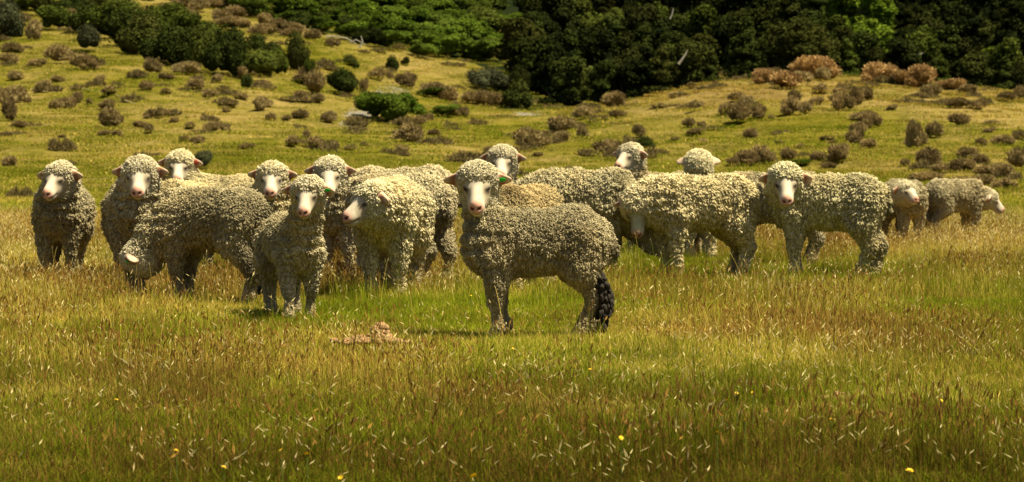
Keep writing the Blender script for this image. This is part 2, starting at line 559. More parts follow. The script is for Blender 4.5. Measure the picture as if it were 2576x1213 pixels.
def sheep(px, d, yaw, s, head, hyaw, hpitch, tone=0.5, tint=(1, 1, 1), vox=0.0082, hroll=0, hd=None, seed=1,
          legs=None, neck_r=1.0, lock=0.034, face=1.0, ear_droop=0.1, long=1.0, soil=1.0):
    x0 = (px - CX) / F * d
    z0 = float(zt(x0, d)[0]) - 0.005
    ya = R(yaw)
    fw = np.array([math.cos(ya), math.sin(ya), 0]); lf = np.array([-math.sin(ya), math.cos(ya), 0]); up = np.array([0, 0, 1.0])
    B = np.stack([fw, lf, up])
    org = np.array([x0, d, z0])
    if hd is None: hd = 0.34 * s * math.sin(ya)
    Hw = at(head[0], head[1], d + hd)
    H = B @ (Hw - org) / s
    hy, hp = R(hyaw) - ya, R(hpitch)
    Fh = np.array([math.cos(hp) * math.cos(hy), math.cos(hp) * math.sin(hy), -math.sin(hp)])
    Lh = np.array([-math.sin(hy), math.cos(hy), 0])
    Uh = np.cross(Fh, Lh)
    if hroll:
        c, q = math.cos(R(hroll)), math.sin(R(hroll))
        Lh, Uh = c * Lh + q * Uh, -q * Lh + c * Uh
    Hm = np.stack([Fh, Lh, Uh])
    def hp_(f, l, u): return H + f * Fh + l * Lh + u * Uh
    P = []
    W, SK, HF, EAR = 'wool', 'skin', 'hoof', 'ear'
    add = lambda *a: P.append(Prim(*a))
    rs = np.random.RandomState(seed)
    ftone = rs.uniform(.86, 1.06); fln = rs.uniform(.97, 1.10); fwd = rs.uniform(.92, 1.05)
    # trunk
    k = long
    add('ell', W, (0.20 * k, 0, .525), (.20, .172, .205))
    add('ell', W, (0.0, 0, .53), (.27 * k, .195, .195))
    add('ell', W, (-.20 * k, 0, .545), (.20, .185, .195))
    add('ell', W, (-.30 * k, 0, .52), (.10, .15, .15))
    add('ell', W, (.31 * k, 0, .50), (.10, .125, .15))
    # neck
    n0 = np.array([.25 * k, 0, .58]); n2 = hp_(-.035, 0, -.035)
    mid = (n0 * .5 + n2 * .5) + np.array([.02, 0, -.01])
    add('cone', W, n0, mid, .150, .118 * neck_r)
    add('cone', W, mid, n2, .118 * neck_r, .102 * neck_r)
    lo = (n2 - n0)
    if H[2] > .68:
        add('cone', W, np.array([.31 * k, 0, .52]), hp_(.0, 0, -.09) , .115 * neck_r, .072 * neck_r)
    # head wool
    add('ell', W, hp_(-.026, 0, .030), (.090, .104, .084), Hm)
    add('ell', W, hp_(.012, 0, .082), (.050, .078, .032), Hm)
    for sg in (-1, 1):
        add('ell', W, hp_(-.010, sg * .062, -.045), (.066, .044, .068), Hm)
        add('ell', W, hp_(.008, sg * .080, .018), (.044, .028, .050), Hm)
    # face
    add('cone', SK, hp_(.03, 0, .0), hp_(.146 * fln, 0, -.012), .066 * fwd, .044 * fwd)
    add('cone', SK, hp_(.040, 0, .046), hp_(.178 * fln, 0, .012), .036 * fwd, .025)
    add('ell', SK, hp_(.180 * fln, 0, -.014), (.034, .040 * fwd, .031), Hm)
    add('cone', SK, hp_(.07, 0, -.036), hp_(.168 * fln, 0, -.043), .036, .024)
    for sg in (-1, 1):
        add('ell', SK, hp_(.072, sg * .042, .030), (.028, .022, .022), Hm)
    # ears: flattened leaves held out sideways
    for sg in (-1, 1):
        dr = ear_droop + rs.uniform(-.12, .12)
        ax = sg * Lh * math.cos(dr) - Uh * math.sin(dr)
        ax = ax + Fh * .15; ax /= np.linalg.norm(ax)
        fr = Fh * .8 + Uh * -.5 * 0; fr = fr - ax * (fr @ ax); fr /= np.linalg.norm(fr)
        wd = np.cross(ax, fr)
        E = np.stack([ax, wd, fr])
        c = hp_(-.012, sg * .118, .022)
        add('ell', EAR, c + ax * .012, (.058, .030, .011), E)
    # legs
    lg = legs or {}
    for nm, x, hind in (('fl', .225 * k, 0), ('fr', .225 * k, 0), ('hl', -.27 * k, 1), ('hr', -.27 * k, 1)):
        sg = 1 if nm[1] == 'l' else -1
        st = lg.get(nm, rs.uniform(-.03, .03))
        if not hind:
            top = (x, sg * .095, .44); kn = (x + .01 + st * .5, sg * .088, .225); ft = (x - .005 + st, sg * .085, .075); to = (x + .022 + st, sg * .085, .022)
            add('cone', W, top, (x + .005 + st * .2, sg * .092, .33), .096, .062)
            add('cone', W, (x + .005 + st * .2, sg * .092, .33), kn, .062, .041)
            add('cone', W, kn, ft, .040, .030)
        else:
            st_ = (x + .05, sg * .105, .40); hk = (x - .055 + st * .6, sg * .085, .225); ft = (x - .01 + st, sg * .085, .075); to = (x + .018 + st, sg * .085, .022)
            add('cone', W, (x + .02, sg * .085, .52), st_, .135, .110)
            add('cone', W, st_, hk, .096, .044)
            add('cone', W, hk, ft, .042, .032)
        add('cone', W, ft, (to[0] - .012, to[1], .045), .031, .027)
        add('cone', HF, (to[0] - .01, to[1], .030), (to[0] + .016, to[1], .014), .026, .022)
    # short tail
    add('cone', W, (-.38 * k, 0, .60), (-.425 * k, 0, .47), .045, .030)
    lo = np.min([p.lo for p in P], 0) - .06
    hi = np.max([p.hi for p in P], 0) + .06
    lo[2] = max(lo[2], -.03)
    h = vox / s
    n = np.ceil((hi - lo) / h).astype(int) + 1
    acc = np.full(n, 1e-12, np.float32)
    KB = .016
    grid1 = [lo[a] + np.arange(n[a]) * h for a in range(3)]
    for p in P:
        kk = KB if p.cls == 'wool' else .006
        i0 = np.clip(np.floor((p.lo - .05 - lo) / h).astype(int), 0, n - 1)
        i1 = np.clip(np.ceil((p.hi + .05 - lo) / h).astype(int), 0, n - 1) + 1
        gx, gy, gz = np.meshgrid(*[grid1[a][i0[a]:i1[a]] for a in range(3)], indexing='ij')
        dd = p.d(np.stack([gx, gy, gz], -1)).astype(np.float32)
        # use a common exponent: distances of skin parts are sharpened
        acc[i0[0]:i1[0], i0[1]:i1[1], i0[2]:i1[2]] += np.exp(np.clip(-dd / (KB if p.cls == 'wool' else .010), -30, 40))
    Fg = (-KB * np.log(acc)).astype(np.float32)
    V, Q = surface_nets(Fg, lo, h)
    # class weights at vertices
    ac = {c: np.full(len(V), 1e-9) for c in ('wool', 'skin', 'hoof', 'ear')}
    for p in P:
        m = ((V > p.lo - .05) & (V < p.hi + .05)).all(1)
        if m.any():
            ac[p.cls][m] += np.exp(np.clip(-p.d(V[m]) / .0032, -60, 60))
    tot = sum(ac.values())
    wool = ac['wool'] / tot; skin = ac['skin'] / tot; hoof = ac['hoof'] / tot; ear = ac['ear'] / tot
    nrm = vnormals(V, Q)
    # ---- fleece relief
    q = V.copy()
    wv = np.stack([fbm(q * 14, 2, seed + 1), fbm(q * 14, 2, seed + 2), fbm(q * 14, 2, seed + 3)], 1) - .5
    q = q + wv * .045
    L = lock * .72 / s
    hq = (V - H) @ Hm.T                     # head frame
    onhead = np.clip((.17 - np.linalg.norm(hq, axis=1)) / .04, 0, 1)
    leg = np.clip((.36 - V[:, 2]) / .08, 0, 1)
    zs = .44 + .50 * np.maximum(onhead, leg * .6)
    qq = q / L; qq[:, 2] *= zs
    f1, f2, cid = voronoi(qq, seed * 10)
    edge = np.clip((f2 - f1) / .38, 0, 1) ** .6
    q2 = q / (L * .5); q2[:, 2] *= .7
    g1, g2, cid2 = voronoi(q2, seed * 10 + 5)
    edge2 = np.clip((g2 - g1) / .4, 0, 1) ** .7
    big = fbm(V * np.array([9, 9, 4.0]), 2, seed + 9) - .5
    part = np.abs(fbm(np.stack([V[:, 0] * 16, V[:, 1] * 16, V[:, 2] * 3.2], 1), 2, seed + 12) - .5)
    part = np.clip(part / .05, 0, 1)
    A = .0095 * (1 - .30 * onhead) * (1 - .30 * leg)
    disp = A * (edge - .75) + A * .65 * (cid - .5) + A * .45 * (edge2 - .6) + .034 * big * (1 - .6 * onhead) + .012 * (part - 1) - (.015 - .012 * leg) * (1 - .65 * onhead)
    # neck folds
    nk = np.clip((V[:, 0] - .22 * k) / .08, 0, 1) * np.clip((V[:, 2] - .42) / .08, 0, 1) * (1 - onhead)
    disp += nk * .008 * np.sin(V[:, 2] * 2 * math.pi / .075 + 6 * wv[:, 0])
    V2 = V + nrm * (disp * wool ** .7 * (1 - ear))[:, None]
    # mouth / nostril carving
    ax_, ay_, az_ = hq[:, 0] / fln, hq[:, 1], hq[:, 2]
    nost = np.exp(-(((ax_ - .200) / .020) ** 4 + ((np.abs(ay_) - .020) / .011) ** 4 + ((az_ - .002) / .009) ** 4))
    mouth = np.exp(-((az_ + .034) / .006) ** 2) * (ax_ > .135) * skin
    V2 -= nrm * (nost * .008 + mouth * .006)[:, None]
    V2[:, 2] = np.maximum(V2[:, 2], 0.0)
    # ---- albedo
    C_in = np.array([.64, .555, .315]); C_out = np.array([.33, .275, .145]); C_dirt_shade = np.array([.135, .110, .050])
    ton = np.clip(.45 + (tone - .5) * 1.3 + 1.1 * (fbm(V * 5, 3, seed + 20) - .5) + .55 * (cid - .5), 0, 1)[:, None]
    wc = C_out * (1 - ton) + C_in * ton
    dirt = np.clip(.25 + 1.6 * (fbm(V * 3.3, 3, seed + 30) - .55) + .35 * (cid2 - .5), 0, .85)[:, None] * (1 - .75 * onhead[:, None])
    wc = wc * (1 - dirt) + C_dirt_shade * dirt
    crev = np.clip((1 - edge) * .65 + .12 * (1 - edge2), 0, .8)[:, None] * (1 - .45 * onhead[:, None])  # shade between the locks painted into the wool colour
    wc = wc * (1 - crev) + (C_dirt_shade * .8) * crev
    tan = np.clip(fbm(V * 4.0, 2, seed + 44) - .5, 0, 1)[:, None] * 1.2
    wc = wc * (1 - tan) + wc * np.array([1.12, .93, .66]) * tan
    hw = onhead[:, None] * .7
    wc = wc * (1 - hw) + np.array([.64, .58, .37]) * (1 - .35 * (1 - edge[:, None])) * hw
    wc = wc * np.array(tint)
    # dung stained breech, widened on some sheep to paint in rear shade
    br = np.exp(-(((V[:, 0] + .42 * k) / (.10 * soil)) ** 2 + (V[:, 1] / (.09 * soil)) ** 2 + ((V[:, 2] - .40) / (.13 * soil)) ** 2))[:, None]
    wc = wc * (1 - .85 * br) + np.array([.02, .016, .010]) * .85 * br
    sl_ = np.exp(-(((V[:, 0] + .36 * k) / .06) ** 2 + ((V[:, 2] - .24) / .13) ** 2))[:, None] * (.8 if d < 17 else .35)
    wc = wc * (1 - sl_) + np.array([.035, .027, .016]) * sl_
    lowl = np.clip((.16 - V[:, 2]) / .1, 0, 1)[:, None] * .35
    wc = wc * (1 - lowl) + np.array([.50, .38, .22]) * lowl
    fc = np.tile(np.array([.56, .49, .35]) * face * ftone, (len(V), 1))
    sidec = np.clip((np.abs(ay_) - .022) / .022, 0, 1)[:, None] * np.clip((.17 - ax_) / .05, 0, 1)[:, None]
    fc = fc * (1 - sidec * .75) + np.array([.36, .30, .185]) * face * sidec * .75
    sock = np.exp(-(((ax_ - .086) / .030) ** 2 + ((np.abs(ay_) - .052) / .024) ** 2 + ((az_ - .030) / .022) ** 2))[:, None]  # eye socket shade painted into the face colour
    fc = fc * (1 - sock * .75) + np.array([.15, .115, .07]) * sock * .75
    fn_ = (.82 + .36 * fbm(V * 55, 3, seed + 70))[:, None]
    fc = fc * fn_
    if face < .8: fc = fc * np.array([.92, 1, .82])
    pk = np.clip((ax_ - .168) / .025, 0, 1)[:, None] * np.clip((az_ + .035) / .02, 0, 1)[:, None]
    fc = fc * (1 - pk * .8) + np.array([.56, .27, .18]) * face * pk * .8
    fc = fc * (1 - mouth[:, None] * .8) + np.array([.16, .07, .04]) * mouth[:, None] * .8
    nn = np.clip(nost * 1.5, 0, 1)[:, None]
    fc = fc * (1 - nn) + np.array([.07, .02, .015]) * nn
    sp = np.clip((fbm(V * 40, 2, seed + 50) - .62) * 6, 0, 1)[:, None] * .25
    fc = fc * (1 - sp) + np.array([.5, .36, .25]) * sp
    eye = np.exp(-(((ax_ - .084) / .017) ** 4 + ((np.abs(ay_) - .058) / .019) ** 4 + ((az_ - .034) / .011) ** 4))[:, None]
    ew = np.linalg.norm(hq, axis=1)[:, None]
    ec = np.tile(np.array([.50, .37, .24]), (len(V), 1))
    inner = np.clip((nrm @ Fh) * 2.5, 0, 1)[:, None] * np.clip((.165 - np.abs(ay_)) / .03, 0, 1)[:, None]
    ec = ec * (1 - inner) + np.array([.24, .10, .05]) * inner
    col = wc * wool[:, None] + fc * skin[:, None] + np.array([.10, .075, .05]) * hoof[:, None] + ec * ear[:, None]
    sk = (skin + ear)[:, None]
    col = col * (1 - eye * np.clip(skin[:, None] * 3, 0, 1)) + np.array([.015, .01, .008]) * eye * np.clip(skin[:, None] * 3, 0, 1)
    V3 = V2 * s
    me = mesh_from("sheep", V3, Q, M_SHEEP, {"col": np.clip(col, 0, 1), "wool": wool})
    o = obj("sheep", me, loc=(x0, d, z0), rotz=ya)
    o['_s'] = s
    # ---- hanging wool locks: slim tapered curls rooted in the skin of the fleece
    tri = V3[Q[:, 2]] - V3[Q[:, 0]]; tr2 = V3[Q[:, 3]] - V3[Q[:, 1]]
    ar = np.linalg.norm(np.cross(tri, tr2), axis=1) / 2
    n2_ = vnormals(V3, Q)
    fn = n2_[Q].mean(1); fw_ = wool[Q].min(1)
    # only the half that any nearby standpoint can show gets full density
    nl = 52000 if d < 15 else (34000 if d < 19 else 26000)
    pr = ar * (fw_ > .4); pr /= pr.sum()
    fi = rs.choice(len(Q), nl, p=pr)
    bw = rs.dirichlet((1, 1, 1, 1), nl)
    root = (V3[Q[fi]] * bw[..., None]).sum(1)
    nn_ = fn[fi]; nn_ /= np.linalg.norm(nn_, axis=1, keepdims=True) + 1e-9
    cc = col[Q[fi, 0]]; oh = onhead[Q[fi, 0]]; lgm = leg[Q[fi, 0]]
    fr_ = root * 34 / s * np.array([1, 1, .6])
    clump = np.stack([vnoise(fr_, seed + 60), vnoise(fr_, seed + 61), vnoise(fr_, seed + 62)], 1) - .5
    dn = np.array([0, 0, -1.0]) - nn_ * (-nn_[:, 2:3])
    dr_ = nn_ * .66 + dn * (.70 - .35 * oh[:, None]) + clump * 1.5 + rs.normal(size=(nl, 3)) * .12
    dr_ /= np.linalg.norm(dr_, axis=1, keepdims=True)
    ed_ = edge[Q[fi, 0]]
    fine = .78 if d < 15 else 1.0
    ln = s * lock * .56 * fine * rs.uniform(.6, 1.15, nl) * (1 - .25 * oh) * (1 - .5 * lgm) * (.55 + .6 * ed_)
    wd_ = s * lock * .125 * fine * rs.uniform(.7, 1.3, nl)
    u_ = np.cross(dr_, rs.normal(size=(nl, 3))); u_ /= np.linalg.norm(u_, axis=1, keepdims=True)
    v_ = np.cross(dr_, u_)
    curl = np.cross(dr_, nn_) * (rs.rand(nl, 1) - .5) * 1.0 + dn * .35
    rings = []
    for t_, wr in ((-.15, .95), (.62, .95)):
        c0 = root + dr_ * (ln * t_)[:, None] + curl * (ln * t_ * abs(t_))[:, None]
        for k_ in range(3):
            an_ = k_ * 2.0944
            rings.append(c0 + (u_ * math.cos(an_) + v_ * math.sin(an_)) * (wd_ * wr)[:, None])
    tip = root + dr_ * (ln * 1.0)[:, None] + curl * (ln * 1.0)[:, None]
    LV = np.stack(rings + [tip], 1).reshape(-1, 3)
    bs = np.arange(nl)[:, None] * 7
    qs = [bs + np.array([[k_, (k_ + 1) % 3, 3 + (k_ + 1) % 3, 3 + k_]]) for k_ in range(3)]
    ts = [bs + np.array([[3 + k_, 3 + (k_ + 1) % 3, 6]]) for k_ in range(3)]
    vr = (.90 + .24 * rs.rand(nl))[:, None]
    base_c = np.clip(cc * vr, 0, .8)
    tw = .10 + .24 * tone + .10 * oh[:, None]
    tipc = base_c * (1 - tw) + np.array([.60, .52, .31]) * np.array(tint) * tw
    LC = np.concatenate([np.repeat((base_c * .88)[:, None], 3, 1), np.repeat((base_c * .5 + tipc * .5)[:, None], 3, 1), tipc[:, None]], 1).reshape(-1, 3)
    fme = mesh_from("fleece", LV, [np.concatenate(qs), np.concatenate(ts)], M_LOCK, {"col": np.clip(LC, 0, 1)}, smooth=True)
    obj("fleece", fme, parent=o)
    info = dict(o=o, H=H, Hm=Hm, s=s, k=k)
    return info

def blob_mesh(name, pts, mat, sub=2, rough=.25, seed=0):
    import bmesh
    bm = bmesh.new()
    for i, (x, y, z, r, e) in enumerate(pts):
        ret = bmesh.ops.create_icosphere(bm, subdivisions=sub, radius=1.0)
        vs = ret['verts']
        co = np.array([v.co[:] for v in vs])
        n = 1 + rough * 2 * (fbm(co * 1.7 + i * 7.3, 3, seed + i) - .5)
        for v, c, q in zip(vs, co, n):
            v.co = (x + c[0] * r * q, y + c[1] * r * q, z + c[2] * r * e * q)
    me = bpy.data.meshes.new(name)
    bm.to_mesh(me); bm.free()
    me.polygons.foreach_set("use_smooth", [True] * len(me.polygons))
    me.materials.append(mat)
    return me

def ear_tag(inf, side, colr):
    mats = {'green': (.02, .42, .03), 'red': (.55, .05, .03), 'yellow': (.7, .5, .03)}
    m = bpy.data.materials.get("ear_tag_" + colr) or mat_plain("ear_tag_" + colr, mats[colr], 0.5, 0.1)
    import bmesh
    bm = bmesh.new()
    bmesh.ops.create_icosphere(bm, subdivisions=2, radius=1.0)
    s = inf['s']
    for v in bm.verts:
        v.co = Vector((v.co.x * .005, v.co.y * .019, v.co.z * .014)) * s
    me = bpy.data.meshes.new("ear_tag"); bm.to_mesh(me); bm.free(); me.materials.append(m)
    o = obj("ear_tag", me, parent=inf['o'])
    Hm, H = inf['Hm'], inf['H']
    c = (H + .012 * Hm[0] + side * .133 * Hm[1] + .036 * Hm[2]) * s
    o.matrix_local = Matrix.Translation(Vector(c)) @ Matrix(Hm.T.tolist()).to_4x4()
    o['label'] = colr + " tag clipped in the ear"

GS = "sheep standing and grazing together in the mob"
def flock():
    T = {}
    def S(key, label, **kw):
        inf = sheep(**kw)
        tag(inf['o'], label, "sheep", GS)
        T[key] = inf
        return inf
    # left group
    S(1, "leftmost sheep standing alone face-on with grey brown fleece and nothing in front of it",
      px=153, d=20.2, yaw=-86, s=1.10, head=(152, 450), hyaw=-112, hpitch=30, tone=.35, seed=1, neck_r=1.1, hd=-.42)
    i = S(2, "woolly sheep looking at camera just behind the grazing one with a white face",
      px=338, d=19.6, yaw=-80, s=1.14, head=(353, 440), hyaw=-90, hpitch=36, tone=.5, seed=2, neck_r=1.15, hd=-.42)
    i = S(3, "rear sheep on the left with a red ear tag, its long back stretching behind others",
      px=562, d=23.6, yaw=-140, s=1.12, head=(453, 416), hyaw=-92, hpitch=34, tone=.75, seed=3, neck_r=.95, tint=(1.1, 1.08, 1.0))
    ear_tag(i, 1, 'red')
    S(4, "mostly hidden pale sheep wedged between the red-tagged sheep and the grazing one",
      px=462, d=21.4, yaw=70, s=1.08, head=(500, 600), hyaw=60, hpitch=60, tone=.9, seed=4, hd=.5, tint=(1.15, 1.12, 1.0))
    i = S(5, "grey brown sheep with its head down grazing, white ear with green tag",
      px=536, d=16.9, yaw=157, long=.90, s=1.07, head=(352, 656), hyaw=172, hpitch=74, tone=.35, seed=5, vox=.0075, hd=.1, neck_r=1.2, ear_droop=.5, face=.3, soil=1.6,
      legs=dict(fl=.0, fr=.03, hl=-.04, hr=.05))
    ear_tag(i, 1, 'green')
    S(6, "sheep peering over the grazing one's back, curly forehead and short white muzzle",
      px=648, d=21.3, yaw=-62, s=1.10, head=(686, 447), hyaw=-92, hpitch=34, tone=.8, seed=6, neck_r=1.1, tint=(1.1, 1.08, 1))
    i = S(7, "young slim-necked sheep stepping forward, green ear tag, white hooves on short turf",
      px=733, d=15.6, yaw=-72, s=.88, head=(776, 487), hyaw=-98, hpitch=36, tone=.5, seed=7, vox=.0075, neck_r=.95, hd=-.42,
      legs=dict(fl=-.03, fr=.07, hl=.0, hr=.02))
    ear_tag(i, 1, 'green')
    S(8, "sheep with dark pink nose and wide orange ears behind the slim-necked young one",
      px=890, d=20.9, yaw=-118, s=1.12, head=(831, 437), hyaw=-92, hpitch=36, tone=.6, seed=8, neck_r=1.05)
    S(9, "very round heavy sheep turning its long nose sideways, thick curls on its shoulder",
      px=985, d=18.0, yaw=-98, s=1.14, head=(938, 512), hyaw=-146, hpitch=24, tone=.75, seed=9, vox=.0078, neck_r=1.35, hd=-.52, lock=.044, face=.85,
      tint=(1.05, 1.05, 1.0))
    S(10, "sheep seen from behind beside the round one, its rump and hind legs in sun",
      px=1003, d=19.6, yaw=142, s=1.15, head=(935, 610), hyaw=150, hpitch=60, tone=.75, seed=10, hd=.6, legs=dict(hl=.0, hr=-.06))
    S(11, "sheep of which only the long pale backline shows, behind the round heavy one",
      px=1012, d=22.4, yaw=180, s=1.21, head=(850, 600), hyaw=180, hpitch=60, tone=.8, seed=11, hd=.2)
    # main
    i = S(12, "large grey brown sheep in profile standing in front of all others, looking at camera",
      px=1354, d=14.0, yaw=183, s=1.0,  head=(1202, 462), hyaw=-93, hpitch=38, tone=.42, seed=12, vox=.0058, lock=.030, neck_r=.86, hd=-.02,
      legs=dict(fl=.0, fr=-.045, hl=.055, hr=-.02))
    ear_tag(i, 1, 'green')
    S(13, "sheep with blank white face just above the front sheep's green-tagged ear",
      px=1292, d=21.8, yaw=-112, s=1.08, head=(1264, 404), hyaw=-96, hpitch=35, tone=.6, seed=13)
    S(14, "rusty tan sheep facing away right behind the front sheep's neck",
      px=1318, d=18.6, yaw=62, s=1.06, head=(1400, 600), hyaw=60, hpitch=60, tone=.35, seed=14, hd=.5, tint=(1.02, .94, .80))
    S(15, "big grazing sheep in profile with dark mottled back and cream shoulder",
      px=1452, d=20.8, yaw=-4, s=1.21, head=(1668, 600), hyaw=0, hpitch=60, tone=.6, seed=15, neck_r=1.2, hd=.0, tint=(.95, .97, .95))
    S(16, "raised head at the back looking sideways with a bright white cheek",
      px=1662, d=25.0, yaw=-152, s=1.12, head=(1586, 396), hyaw=-128, hpitch=22, tone=.5, seed=16)
    S(17, "sheep lowering its whole face to graze, long shaggy curls down its side",
      px=1765, d=20.6, yaw=-156, s=1.15, head=(1608, 520), hyaw=-104, hpitch=68, tone=.95, seed=17, tint=(1.06, 1.04, .95), vox=.0078, neck_r=1.3, lock=.045, face=.72, ear_droop=.4)
    S(18, "sheep of which only the woolly crown shows above the shaggy one's back",
      px=1758, d=24.6, yaw=-90, s=1.12, head=(1757, 412), hyaw=88, hpitch=30, tone=.85, seed=18, tint=(1.12, 1.12, 1.05))
    S(19, "shaded sheep squeezed between the shaggy grazer and the pale-crowned profile one",
      px=1952, d=22.8, yaw=176, s=1.16, head=(1835, 500), hyaw=180, hpitch=40, tone=.55, seed=19, hd=.1)
    S(20, "long sheep in profile with white face turned to camera and dark lower flank",
      px=2086, d=20.6, yaw=167, s=1.16, head=(1975, 456), hyaw=-92, hpitch=38, tone=.8, seed=20, vox=.0078, lock=.042, neck_r=1.1, hd=-.12, tint=(1, 1.02, .95),
      legs=dict(fl=.0, fr=.02, hl=.06, hr=-.03))
    S(21, "small sheep with its head low beside the long profile one, grey crown",
      px=2272, d=27.8, yaw=-76, s=1.0, head=(2277, 484), hyaw=-58, hpitch=22, tone=.5, soil=1.5, seed=21, neck_r=1.2, hd=-.42)
    S(22, "rightmost small sheep seen rump first with its head in side view",
      px=2402, d=29.6, yaw=26, s=.98, head=(2488, 503), hyaw=-12, hpitch=38, tone=.5, seed=22, neck_r=1.12, face=.85, soil=1.6, hd=.1)
    # dung matted locks hanging at the rear of the front sheep
    md = mat_plain("matted_dung", (.022, .017, .010), .8, .4, 60, .004)
    rs = np.random.RandomState(5)
    pts = []
    for i in range(210):
        u = rs.rand()
        z = .345 - u * .29
        pts.append((-.328 - .03 * math.sin(u * 3.0) + rs.uniform(-.036, .040) * (.5 + .5 * math.sin(2.6 * u + .6)), rs.uniform(.02, .135), z, rs.uniform(.004, .016) * (1.1 - .3 * u), rs.uniform(.8, 2.4)))
    o = obj("dags", blob_mesh("dags", pts, md, 2, .75), parent=T[12]['o'])
    o['label'] = "black dung-matted locks hanging at the rear"
    pts = []
    for i in range(26):
        u = rs.rand()
        pts.append((-.33 + rs.uniform(-.04, .04), rs.uniform(-.13, -.03), .36 - u * .22, rs.uniform(.014, .026), rs.uniform(.9, 1.4)))
    o = obj("dags", blob_mesh("dags", pts, md, 2, .75), parent=T[7]['o'])
    o['label'] = "black dung-matted locks on the hind leg"
    for t in T.values():
        del t['o']['_s']
    return T
SHEEP = flock()

# ------------------------------------------------------------------ plants: leaf clouds
def rand_rot(rs, n):
    q = rs.normal(size=(n, 4)); q /= np.linalg.norm(q, axis=1, keepdims=True)
    a, b, c, d = q.T
    return np.stack([np.stack([1 - 2 * (c * c + d * d), 2 * (b * c - a * d), 2 * (b * d + a * c)], 1),
                     np.stack([2 * (b * c + a * d), 1 - 2 * (b * b + d * d), 2 * (c * d - a * b)], 1),
                     np.stack([2 * (b * d - a * c), 2 * (c * d + a * b), 1 - 2 * (b * b + c * c)], 1)], 1)

def leaf_cloud(name, lobes, n, size, mat, seed, twig=False, core=True, gap=.35):
    """lobes: (x,y,z,rx,rz). Leaf-sized faces in the outer shell of each lobe, thinned where a noise leaves gaps."""
    rs = np.random.RandomState(seed)
    lo = np.array(lobes)
    wgt = lo[:, 3] ** 2; wgt = wgt / wgt.sum()
    li = rs.choice(len(lo), int(n * 1.7), p=wgt)
    u = rs.normal(size=(len(li), 3)); u /= np.linalg.norm(u, axis=1, keepdims=True)
    u[:, 2] = np.where(u[:, 2] < -.35, -u[:, 2], u[:, 2])
    r = 1.04 - .42 * rs.rand(len(li)) ** 1.6
    P = lo[li, :3] + u * r[:, None] * np.stack([lo[li, 3], lo[li, 3], lo[li, 4]], 1)
    keep = (vnoise(P * 5.5, seed) > gap * .75) & (P[:, 2] > 0.0)
    P, u, li = P[keep][:n], u[keep][:n], li[keep][:n]
    m = len(P)
    sz = size * rs.uniform(.55, 1.35, m)
    if twig:
        ax = u * .8 + rs.normal(size=(m, 3)) * .35 + np.array([0, 0, .5]); ax /= np.linalg.norm(ax, axis=1, keepdims=True)
        sd = np.cross(ax, rs.normal(size=(m, 3))); sd /= np.linalg.norm(sd, axis=1, keepdims=True)
        a, b = ax * (sz * 1.6)[:, None], sd * (sz * .33)[:, None]
        V = np.stack([P - a - b * .7, P - a + b * .7, P + a + b, P + a - b], 1)
    else:
        nn = u + rs.normal(size=(m, 3)) * .55; nn /= np.linalg.norm(nn, axis=1, keepdims=True)
        sd = np.cross(nn, rs.normal(size=(m, 3))); sd /= np.linalg.norm(sd, axis=1, keepdims=True)
        ax = np.cross(nn, sd)
        a, b = ax * sz[:, None], sd * (sz * .55)[:, None]
        V = np.stack([P - a, P + b, P + a, P - b], 1)
    V = V.reshape(-1, 3)
    Fc = np.arange(m * 4).reshape(m, 4)
    rnd = np.repeat(np.clip(.5 * rs.rand(m) + .5 * vnoise(P * 3.2, seed + 3), 0, 1), 4)
    Vs, Fs, Rn = [V], [Fc], [rnd]
    if core:
        import bmesh
        off = len(V)
        for (x, y, z, rx, rz) in lobes:
            bm = bmesh.new(); bmesh.ops.create_icosphere(bm, subdivisions=2, radius=1.0)
            co = np.array([v.co[:] for v in bm.verts]); fs = np.array([[v.index for v in f.verts] for f in bm.faces]); bm.free()
            q = 1 + .4 * (vnoise(co * 2.1 + x * 9, seed + 8) - .5)
            c = co * q[:, None] * np.array([rx, rx, rz]) * .74 + np.array([x, y, z])
            c[:, 2] = np.maximum(c[:, 2], -.02)
            Vs.append(c); Fs.append(fs + off); Rn.append(np.full(len(c), .15)); off += len(c)
    V = np.concatenate(Vs)
    return mesh_from(name, V, [f for f in Fs], mat, {"rnd": np.concatenate(Rn)}, smooth=False)

def lobes_shrub(rs, n=6, w=.42):
    L = [(0, 0, .38, .36, .42)]
    for i in range(n):
        a = rs.uniform(0, 6.283)
        r = rs.uniform(.15, w)
        q = rs.uniform(.18, .30)
        L.append((math.cos(a) * r, math.sin(a) * r, rs.uniform(.18, .55), q, q * rs.uniform(.9, 1.25)))
    return L

def lobes_tree(rs, kind):
    L = []
    if kind == 'round':
        L.append((0, 0, .55, .28, .34)); L.append((.05, .03, .18, .27, .20))
        for i in range(9):
            a = rs.uniform(0, 6.283); r = rs.uniform(.12, .30); z = rs.uniform(.25, .85)
            q = rs.uniform(.11, .19)
            L.append((math.cos(a) * r * (1.1 - z * .5), math.sin(a) * r * (1.1 - z * .5), z, q, q * rs.uniform(.8, 1.2)))
    elif kind == 'tall':
        L.append((0, 0, .12, .30, .16))
        for i in range(11):
            z = .12 + .8 * i / 10
            w_ = .22 * (1.12 - z) + .06
            a = rs.uniform(0, 6.283)
            L.append((math.cos(a) * w_ * .5, math.sin(a) * w_ * .5, z, w_ * rs.uniform(.8, 1.1), .12))
    else:
        for i in range(10):
            a = rs.uniform(0, 6.283); r = rs.uniform(0, .42); q = rs.uniform(.16, .26)
            L.append((math.cos(a) * r, math.sin(a) * r, rs.uniform(.18, .62), q, q * rs.uniform(.7, 1.0)))
    return L

